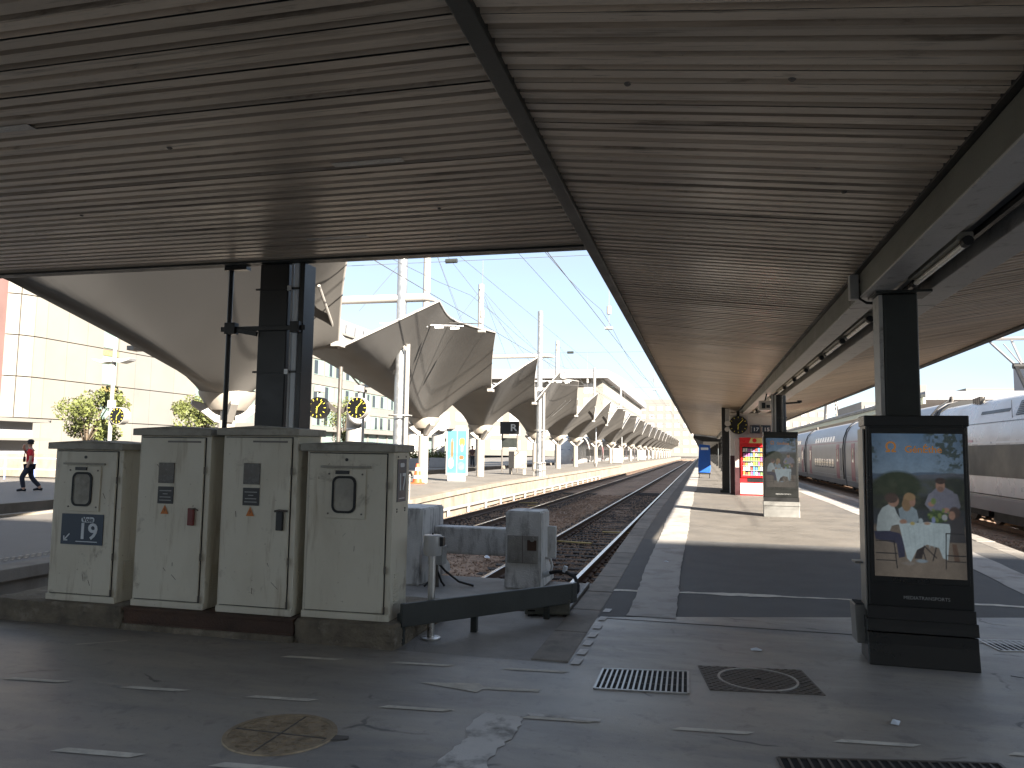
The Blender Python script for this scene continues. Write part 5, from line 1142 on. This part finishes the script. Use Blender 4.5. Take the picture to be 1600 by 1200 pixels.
# middle building with green windows and a set-back roof
mbd = thing('office_building', 'pale office building with green windows behind the tents', 'building', (-47,80,0))
MB().box(-16,0,0,0,42,17.0).build('wall', M['bldg2'], mbd)
MB().box(-15,2,17.0,-1.5,38,19.4).build('roof_storey', M['roofgrey'], mbd); MB().box(-16.3,-.4,16.8,.3,42.4,17.1).build('cornice', M['bldg2'], mbd)
for i in range(12): MB().box(-1.5,3.5+2.9*i,17.4,-1.4,3.6+2.9*i,18.9).build('roof_post', M['darksteel'], mbd); 
for j in range(5):
    z = 1.2+3.2*j
    for i in range(14):
        w_ = MB().box(0,.8+2.95*i,z,.05,3.2+2.95*i,z+1.9).build('window', M['glassgreen'], mbd); 
        MB().box(.05,.8+2.95*i+(.0 if (i+j)%3 else 1.1),z+.1,.07,1.7+2.95*i+(.0 if (i+j)%3 else .9),z+1.8).build('dark_pane', M['glass'], w_)
    MB().box(.0,0,z+2.0,.12,42,z+2.5).build('spandrel', M['bldg'], mbd)
for i in range(5):
    MB().box(-15+3.1*i,-.05,0.5,-13.2+3.1*i,0,16).build('window', M['glassgreen'], mbd)
# terrace hall with glass front further on
gh = thing('glass_pavilion', 'low glazed hall with pale roof beyond the left platform', 'building', (-40,64,0))
MB().box(-6,0,0,-.2,70,3.4).build('wall', M['glassgreen'], gh); MB().box(-6.5,-1,3.4,.6,71,3.8).build('roof', M['bldg2'], gh)
for i in range(24): MB().box(-.2,3*i,0,-.05,3*i+.25,3.4).build('mullion', M['bldg2'], gh)
# far long building with a gently arched roof
fb = thing('long_building', 'long pale building with arched grey roof at the end of tracks', 'building', (-30,255,0))
MB().box(-70,0,0,-2,170,26).build('wall', M['bldg'], fb)
P = [(-72,26),(0,26),(0,28)]
vs = []; 
ar_ = [(y, 29.5+3.0*math.sin(math.pi*(y+10)/195)) for y in np.linspace(-4,176,13)]
mb = MB()
for (ya,za),(yb,zb) in zip(ar_[:-1],ar_[1:]): mb.add([(-72,ya,26),(0,ya,26),(0,yb,26),(-72,yb,26),(-72,ya,za),(0,ya,za-1.2),(0,yb,zb-1.2),(-72,yb,zb)], [(0,3,2,1),(4,5,6,7),(0,1,5,4),(1,2,6,5),(2,3,7,6),(3,0,4,7)])
mb.build('roof', M['roofgrey'], fb)
gw = M['glass']; pw_ = mat('far_window',(.42,.40,.38),.3,var=.15,vs=.2)
for j in range(5):
    for i in range(26): MB().box(-2,3+6.3*i,2+4.8*j,-1.9,7.2+6.3*i,5.2+4.8*j).build('window', pw_, fb)
    for i in range(10): MB().box(-66+6.4*i,-.1,2+4.8*j,-62+6.4*i,0,5.2+4.8*j).build('window', pw_, fb)
for i, (x, y, w0, d0, h, lab) in enumerate(((-22,470,40,60,34,'pale distant block straight down the tracks'),(-4,640,26,40,52,'narrow pale distant tower beside canopy edge'),(-75,330,40,60,30,'distant pale block left of the long arched building'))):
    b = thing('distant_block', lab, 'building', (x,y,0)); MB().box(-w0/2,0,0,w0/2,d0,h).build('wall', M['bldg2'], b)
    for j in range(int(h/5)):
        for q in range(int(w0/5)): MB().box(-w0/2+1+5*q,-.15,2+5*j,-w0/2+4+5*q,0,4.6+5*j).build('window', pw_, b)
# right side: canopy beyond the train and distant blocks
rc = thing('opposite_canopy', 'pale green edged canopy beyond the silver train', 'canopy', (15.5,0,0))
MB().box(-2.6,50,5.0,3,200,5.5).build('roof', M['roofgrey'], rc)
MB().box(-2.75,50,4.75,-2.6,200,5.12).build('fascia', mat('pale_green_paint',(.44,.45,.33),.5,var=.08), rc); MB().box(-2.85,50,5.12,-2.6,200,5.3).build('gutter', M['darksteel'], rc)
for i in range(8): MB().box(-.1,54+18*i,0,.15,54.3+18*i,5.0).build('column', M['darksteel'], rc)
def block(lab, x, y, w0, d0, h, cols, rows, m='bldg2', extra=None, rz=0):
    b = thing('distant_building', lab, 'building', (x,y,0), rz); MB().box(-w0/2,0,0,w0/2,d0,h).build('wall', M[m], b)
    for j in range(rows):
        for q in range(cols): MB().box(-w0/2+(q+.2)*w0/cols,-.15,h*(j+.25)/rows,-w0/2+(q+.8)*w0/cols,0,h*(j+.75)/rows).build('window', pw_, b)
    for e in (extra or []): MB().box(*e).build('roof_box', M['bldg2'], b)
    return b
block('grey curved roofed office block above the power car', 74, 118, 44, 30, 17, 14, 5, 'roofgrey', [(-16,2,17,10,20,20.5),(-6,3,20.5,4,12,22.5)])
block('pale low building beyond the right train with bright rooftop boxes', 66, 235, 44, 40, 17, 10, 4, 'bldg2', [(-14,4,17,-4,16,22),(6,4,17,18,16,21)])
block('faint pale block right of the canopy end', 40, 330, 16, 20, 20, 5, 5)
tw = thing('lattice_tower', 'pale lattice tower in the distance right of the canopy', 'tower', (46,300,0))
for sx, sy in ((-1,-1),(1,-1),(1,1),(-1,1)): MB().bar((sx*3,sy*3,0),(sx*1.2,sy*1.2,30),.5,.5).build('leg', M['whitesteel'], tw)
for j in range(8):
    z = 3+3.5*j; r = 3-1.8*z/30; MB().bar((-r,-r,z),(r,-r,z+3),.3,.3).bar((r,-r,z),(-r,-r,z+3),.3,.3).bar((-r,-r,z),(r,-r,z),.3,.3).build('brace', M['whitesteel'], tw)
MB().box(-3,-3,27,3,3,31).build('head', M['whitesteel'], tw)

# ------------------------------------------------------------------ left platform furniture
# double clock on a pole
dcx, dcy = -9.15, 18.3
dk2 = thing('double_clock', 'pair of round black clocks on one pole right of column', 'clock', (dcx,dcy,pzl(dcy)))
MB().cyl((0,0,0),(0,0,3.7),.055,n=12).build('pole', M['iron'], dk2, smooth=True)
for s in (-1,1):
    e = bpy.data.objects.new('clock_head', None); COL.objects.link(e); e.parent = dk2; e.location = (s*.56,-.05,2.62); e.empty_display_size = .1
    MB().cyl((0,-.1,0),(0,.12,0),.28,n=32).build('case', M['blacksteel'] if s < 0 else M['whitesteel'], e, smooth=True)
    r = .28; MB().cyl((0,-.1,0),(0,-.106,0),r*.95,n=32).build('dial', M['clockface'], e)
    mk = MB()
    for q in range(12):
        a = 2*math.pi*q/12; mk.bar((r*.7*math.sin(a),-.11,r*.7*math.cos(a)),(r*.9*math.sin(a),-.11,r*.9*math.cos(a)),.003,r*.05,up=(math.cos(a),0,-math.sin(a)))
    k_ = mk.build('hour_marks', M['yellow'], e); k_['kind'] = 'stuff'
    for ang, ln, wd in ((183.5,.5,.09),(42,.8,.06)):
        a = R_(ang); MB().bar((-.12*r*math.sin(a),-.114,-.12*r*math.cos(a)),(ln*r*math.sin(a),-.114,ln*r*math.cos(a)),.003,r*wd,up=(math.cos(a),0,-math.sin(a))).build('hand', M['yellow'], e)
    MB().bar((-s*.5,.05,-.1),(-s*.2,.05,.12),.06,.1).build('arm', M['iron'], e)
    MB().cbox((0,.0,.5),(.16,.3,.16)).cyl((0,0,.28),(0,0,.42),.03,n=8).build('floodlight', M['whitesteel'], e, bevel=.01)
# far double lamp post with clock
lx, ly = -26.5, 30.0
lm = thing('street_lamp', 'white post with two curved lamp wings and round clock, far left', 'street lamp', (lx,ly,pzl(ly)))
MB().cyl((0,0,0),(0,0,6.4),.09,n=10).build('post', M['whitesteel'], lm, smooth=True)
for s in (-1,1): MB().prism([(s*.1,5.25),(s*.5,5.18),(s*.95,5.3),(s*1.05,5.42),(s*.6,5.36),(s*.1,5.42)], 'y', -.25, .25).build('lamp_wing', M['alu'], lm, bevel=.03)
ce = bpy.data.objects.new('clock_head', None); COL.objects.link(ce); ce.parent = lm; ce.location = (.5,-.1,2.75); ce.empty_display_size = .1
MB().cyl((0,-.1,0),(0,.3,0),.4,n=28).build('case', M['whitesteel'], ce, smooth=True); MB().cyl((0,-.1,0),(0,-.11,0),.37,n=28).build('dial', M['clockface'], ce)
mk = MB()
for q in range(12):
    a = 2*math.pi*q/12; mk.bar((.27*math.sin(a),-.115,.27*math.cos(a)),(.34*math.sin(a),-.115,.34*math.cos(a)),.003,.03,up=(math.cos(a),0,-math.sin(a)))
mk.build('hour_marks', M['yellow'], ce)['kind'] = 'stuff'
for ang, ln in ((183.5,.2),(42,.3)): a = R_(ang); MB().bar((0,-.118,0),(ln*math.sin(a),-.118,ln*math.cos(a)),.003,.03,up=(math.cos(a),0,-math.sin(a))).build('hand', M['yellow'], ce)
MB().cbox((.0,0,3.3),(.3,.2,.35)).build('speaker_box', M['whitesteel'], lm)
# poster panel
pn = thing('poster_panel', 'white framed panel with blue posters under the tents', 'poster panel', (-10.75,33.2,pzl(33)), R_(8)); pn.scale = (.8,1,1)
MB().box(-.62,0,.25,.62,.18,2.35).build('frame', M['whitesteel'], pn, bevel=.02); MB().box(-.5,.03,0,.5,.15,.26).build('foot', M['alu'], pn)
pp = np.zeros((61,41,3)); pp[:] = (.16,.42,.52); yy, xx = np.mgrid[0:61,0:41]; yy = 60-yy
def bl(cx, cy, rx, ry, c):
    m = (((xx-cx)/rx)**2+((yy-cy)/ry)**2) < 1; pp[m] = c
bl(10,26,3,14,(.6,.25,.12)); bl(10,14,2,3,(.5,.3,.2)); bl(31,16,6,6,(.75,.5,.12)); bl(31,24,3,6,(.6,.55,.4)); bl(30,38,5,3,(.7,.2,.08)); bl(8,46,6,8,(.6,.6,.5)); bl(30,50,7,6,(.3,.6,.6)); pp[:, 20:22] = (.5,.55,.55)
pp *= .5
s_ = put('poster', picmesh('poster', 1.08, 1.9, pp, M['poster']), pn); s_.location = (0,-.004,.36)
# R sign, boards, boxes
rs = thing('platform_letter_sign', 'black hanging sign with white letter R under the tents', 'sign', (-11.9,48,pzl(48)))
MB().box(-.75,0,2.45,.5,.1,3.25).build('panel', M['blacksteel'], rs); text('R', .62, M['signwhite'], rs, (.15,-.004,2.85), sx=1.2)
for x in (-.6,.4): MB().cyl((x,.05,0),(x,.05,2.45),.05,n=8).build('post', M['iron'], rs)
MB().box(-.6,-.02,1.6,.4,.06,2.2).build('lower_board', M['darksteel'], rs)
bx = thing('equipment_box', 'pale square equipment box standing left of the second mast', 'equipment box', (-10.6,44.2,pzl(44)))
MB().box(-.5,0,.35,.5,.5,1.35).build('case', M['postpaint'], bx, bevel=.03)
for x in (-.42,.42): MB().box(x-.05,.05,0,x+.05,.45,.36).build('leg', M['postpaint'], bx)
for i, (x, y) in enumerate(((-10.2,96),(-10.4,140))):
    b = thing('ticket_cabinet', ['white cabinet standing between far tent columns','second white cabinet further along the left platform'][i], 'cabinet', (x,y,pzl(y))); MB().box(-.55,0,.1,.55,.5,1.9).build('case', M['whitesteel'], b, bevel=.03); MB().box(-.45,-.01,1.0,.45,0,1.7).build('panel', M['alu'], b); MB().box(-.5,.05,0,.5,.45,.11).build('foot', M['iron'], b)
for i, y in enumerate((28.5,47.5,75,100)):
    l = thing('slim_lamp_post', f'slim grey lamp post on the left platform, {ORD[i]} from camera', 'lamp post', (-10.05 if i else -13.2,y,pzl(y)))
    MB().cyl((0,0,0),(0,0,3.9),.07,.05,n=8).build('post', M['galv'], l, smooth=True); MB().lathe([(0,0),(.16,0),(.12,.25),(.08,.3)], n=12).build('foot', M['iron'], l, smooth=True); MB().cbox((0,0,3.95),(.5,.2,.1)).build('head', M['galv'], l, bevel=.02)
cn = thing('traffic_cone', 'orange and white traffic cone beside a tent column', 'traffic cone', (-11.55,30.4,pzl(30)))
MB().lathe([(.16,.04),(.14,.16),(.115,.28),(.09,.42),(.065,.55),(.05,.66),(.0,.67)], n=18).build('cone', M['coneorange'], cn, smooth=True)
MB().box(-.2,-.2,0,.2,.2,.04).build('base', M['coneorange'], cn, bevel=.01)
for z0, z1, r0, r1 in ((.17,.28,.142,.119),(.43,.54,.092,.07)): MB().lathe([(r0,z0),(r1,z1)], n=18).build('white_band', M['signwhite'], cn, smooth=True)
cn.scale = (1.25,1.25,1.25)
# big white ventilation cowls
for i, (x, y) in enumerate(((-24.8,44),(-23.5,49.5),(-24,62),(-23.5,67),(-24,80))):
    v = thing('ventilation_cowl', f'big white curved ventilation pipe behind the platform, {ORD[i]} from left', 'ventilation pipe', (x,y,pzl(y)), R_(-20), 'white ventilation pipes')
    pts = [(0,0,0),(0,0,1.5),(0,0,2.8),(.06,-.05,3.2),(.3,-.25,3.6),(.65,-.5,3.8),(1.1,-.8,3.75)]
    MB().tube(pts, [.62,.62,.62,.63,.66,.7,.74], 18).build('pipe', M['whitesteel'], v, smooth='all')
    MB().cyl((1.1,-.8,3.75),(1.13,-.82,3.748),.66,n=18).build('mouth', M['roofgrey'], v); MB().cyl((0,0,0),(0,0,.2),.75,n=18).build('base_ring', M['alu'], v, smooth=True)
    for z in (1.4,2.7): MB().cyl((0,0,z),(0,0,z+.08),.65,n=18).build('seam_ring', M['alu'], v, smooth=True)
# conduit clipped along the platform wall
cd = thing('cable_conduit', 'grey conduit clipped along the sunlit platform wall foot', 'conduit', (-8.58,9,-.45))
for i in range(24):
    MB().cyl((0,2.4*i,0),(0,2.4*i+2.25,0),.05,n=8).build('pipe', M['greybox'], cd, smooth=True); MB().bar((0,2.4*i+2.3,.05),(.0,2.4*i+2.3,-.28),.08,.05).build('clip', M['alu'], cd)
for i, (x, y) in enumerate(((-3.1,19.2),(-2.3,22.0),(-6.6,31.5),(-7.4,33))):
    o = MB().cbox((0,0,.02),(.9,.12,.03)).build('painted_board', M['yellowfaded'], bevel=.005); o.location = (x,y,-.66); o.rotation_euler = (0,0,.2*i-.2); tag(o, ['faded yellow board lying between the near rails','second faded yellow board further along near rails','faded yellow board between the left rails','second yellow board between the left rails, further back'][i], 'board')
for i, (x, y, z) in enumerate(((-1.75,16.3,-.66),(-2.6,12.6,-.66),(-4.4,15.8,-.66),(-1.7,26,-.66))):
    bm = MB().add([(-.09,-.05,0),(.1,-.06,.01),(.11,.05,.005),(.0,.02,.06),(-.1,.06,.008)], [(0,1,3),(1,2,3),(2,4,3),(4,0,3)]); o = bm.build('paper_scrap', M['signwhite']); o.location = (x,y,z+.02); o.rotation_euler = (0,0,i)
    tag(o, ['white paper litter beside the right rail under platform edge','white plastic litter between the near rails','white litter on the ballast between the tracks','white litter further along the right rail'][i], 'litter')

# ------------------------------------------------------------------ plants
def leaves(n, fn, s0, s1, seed):
    r = np.random.default_rng(seed); P = np.array([fn(r) for _ in range(n)]); V = []; 
    for p in P:
        d = r.normal(size=3); d /= np.linalg.norm(d); e = np.cross(d, r.normal(size=3)); e /= np.linalg.norm(e); s = r.uniform(s0,s1)
        V += [p-d*s, p+e*s*.5, p+d*s, p-e*s*.5]
    V = np.array(V); F = np.arange(4*n).reshape(n,4); return MB().add(V.tolist(), F.tolist())
def tree(label, x, y, h, rad, seed, n=5200, m='leaf'):
    t = thing('tree', label, 'tree', (x,y,.1)); r = random.Random(seed)
    MB().tube([(0,0,0),(.05,.02,h*.3),(.0,.05,h*.6),(.1,0,h*.85)], [.13,.1,.07,.03], 8).build('trunk', M['bark'], t, smooth='all')
    cl = []
    for k in range(11):
        a = r.uniform(0,6.28); q = rad*math.sqrt(r.random())*.85; z = h*r.uniform(.42,.95); c = (q*math.cos(a),q*math.sin(a),z); cl.append((c, r.uniform(.3,.55)*rad))
        MB().tube([(0,0,h*.35),(c[0]*.5,c[1]*.5,(h*.35+z)/2+.1),c],[.05,.035,.015],5).build('branch', M['bark'], t, smooth='all')
    def fn(g):
        c, s = cl[g.integers(len(cl))]; d = g.normal(size=3); d /= np.linalg.norm(d); return np.array(c)+d*s*g.random()**.4*np.array((1,1,.8))
    leaves(n, fn, .045, .11, seed).build('crown', M[m], t, recalc=False); return t
tree('leafy young tree left of the white lamp post', -29.2, 31.5, 4.2, 1.7, 1)
tree('smaller leafy young tree right of the white lamp post', -26.4, 36.5, 4.6, 1.5, 2, 4200)
tree('pale leafy tree behind the pair of clocks', -25.5, 52, 5.2, 1.4, 3, 1800)
for i, (x, y) in enumerate(((-20.2,41),(-20.2,46.5),(-20.3,52),(-20.3,58),(-20.3,64.5))):
    p = thing('planter', f'grey planter with low green shrub, {ORD[i]} along the outer platform', 'planter', (x,y,pzl(y)), group='planters on the outer platform')
    MB().prism([(-1.1,0),(1.1,0),(1.3,.75),(-1.3,.75)], 'y', -.5, .5).build('tub', M['planter'], p, bevel=.03)
    def fn(g): return np.array((g.uniform(-1.25,1.25), g.uniform(-.5,.5), .75+abs(g.normal())*.28))
    leaves(520, fn, .06, .15, 20+i).build('shrub', M['leaf'], p, recalc=False)

# ------------------------------------------------------------------ people
def skinfig(name, joints, edges, radii, m, parent, sub=2):
    me = bpy.data.meshes.new(name); me.from_pydata(joints, edges, []); me.materials.append(m)
    o = bpy.data.objects.new(name, me); COL.objects.link(o); o.parent = parent
    s = o.modifiers.new('skin', 'SKIN'); s.use_smooth_shade = True
    for i, r in enumerate(radii):
        sv = me.skin_vertices[0].data[i]; sv.radius = r if isinstance(r, tuple) else (r, r); sv.use_root = i == 0
    b = o.modifiers.new('sub', 'SUBSURF'); b.levels = sub; b.render_levels = sub; return o
def person(label, loc, rz, top, legs, pose, scale=1.0):
    p = thing('person', label, 'person', loc, rz); p.scale = (scale,)*3
    # skeleton: x = figure's left(+)/right(-), -y = forward
    la, ra, ll, rl_ = pose
    J = [(0,0,.93),(0,0,1.12),(0,-.01,1.32),(0,0,1.45),(0,-.015,1.53),(0,-.03,1.6),(0,-.03,1.69)]; R_l = [(.15,.11),(.14,.1),(.165,.105),(.085,.07),(.05,.052),(.073,.088),(.055,.07)]
    E = [(0,1),(1,2),(2,3),(3,4),(4,5),(5,6)]
    def limb(a, pts, rr):
        nonlocal J, E, R_l
        k = a
        for q, r in zip(pts, rr): J.append(q); R_l.append((r,r)); E.append((k, len(J)-1)); k = len(J)-1
    limb(2, la, (.06,.05,.042,.036,.03)[:len(la)]); limb(2, ra, (.06,.05,.042,.036,.03)[:len(ra)])
    limb(0, ll, (.095,.075,.06,.055,.045,.04)[:len(ll)]); limb(0, rl_, (.095,.075,.06,.055,.045,.04)[:len(rl_)])
    b = skinfig('body', J, E, R_l, M['skin'], p)
    # clothes: slightly wider skins over the same joints
    skinfig('shirt', [(0,0,.9),(0,0,1.12),(0,-.01,1.32),(0,0,1.43),la[0],tuple(Vector(la[0]).lerp(Vector(la[1]),.75)),ra[0],tuple(Vector(ra[0]).lerp(Vector(ra[1]),.75))], [(0,1),(1,2),(2,3),(2,4),(4,5),(2,6),(6,7)], [(.175,.13),(.168,.125),(.19,.13),(.1,.085),.085,.072,.085,.072], M[top], p)
    skinfig('trousers', [(0,0,.96),ll[0],ll[1],ll[2],rl_[0],rl_[1],rl_[2]], [(0,1),(1,2),(2,3),(0,4),(4,5),(5,6)], [(.17,.125),.115,.085,.07,.115,.085,.07], M[legs], p)
    for q in (ll, rl_): MB().tube([(q[-1][0],q[-2][1]+.07,q[-1][2]+.01),(q[-1][0],q[-2][1]-.05,q[-1][2]+.03),(q[-1][0],q[-2][1]-.2,q[-1][2])],[.045,.052,.035],8).build('shoe', M['blackcloth'], p, smooth='all')
    MB().lathe([(0,1.765),(.05,1.755),(.085,1.72),(.098,1.67),(.09,1.62)], (0,-.012,0), 16).build('hair', M['hair'], p, smooth='all')
    fc = MB(); fc.cbox((0,-.125,1.64),(.022,.03,.04)); fc.build('nose', M['skin'], p, bevel=.008)
    return p
walkL = [(.09,0,.88),(.1,-.2,.5),(.1,-.12,.12),(.1,-.13,.06)]; walkR = [(-.09,0,.88),(-.1,.06,.49),(-.1,.34,.16),(-.1,.3,.07)]
pr_ = person('person in red shirt and black trousers walking, hand raised to head', (-21.2,20.6,pzl(20)), R_(-50), 'tshirt', 'jeans',
    ([(.2,0,1.4),(.26,.05,1.14),(.25,-.03,.9),(.25,-.05,.82)], [(-.2,0,1.4),(-.36,-.1,1.25),(-.2,-.24,1.5),(-.1,-.2,1.62)], walkL, walkR), .95)
MB().box(-.06,-.2,1.02,.1,-.13,1.2).build('bag', M['blackcloth'], pr_, bevel=.02); MB().tube([(.05,-.17,1.18),(.1,-.15,1.4),(.14,0,1.46),(.1,.13,1.4)],.014,6).build('bag_strap', M['blackcloth'], pr_)
MB().lathe([(0,1.80),(.06,1.79),(.1,1.75),(.112,1.70)], (0,-.012,0), 16).add([(-.08,-.09,1.715),(.08,-.09,1.715),(.06,-.2,1.7),(-.06,-.2,1.7)],[(0,1,2,3)]).build('cap', M['blackcloth'], pr_, smooth=True)
st = ([(.2,0,1.4),(.24,.03,1.13),(.23,-.03,.88),(.23,-.04,.8)], [(-.2,0,1.4),(-.24,.03,1.13),(-.23,-.03,.88),(-.23,-.04,.8)])
person('person in black clothes walking beyond the first tent column', (-17.0-1.9,46.5,pzl(46)), R_(60), 'blackcloth', 'jeans', (*st, walkL, walkR))
person('person in dark red jacket standing near far planters', (-18.7,62,pzl(60)), R_(10), mat and 'maroon', 'jeans', (*st, [(.09,0,.88),(.09,-.02,.5),(.09,.02,.12),(.09,.02,.05)], [(-.09,0,.88),(-.09,-.02,.5),(-.09,.02,.12),(-.09,.02,.05)]))
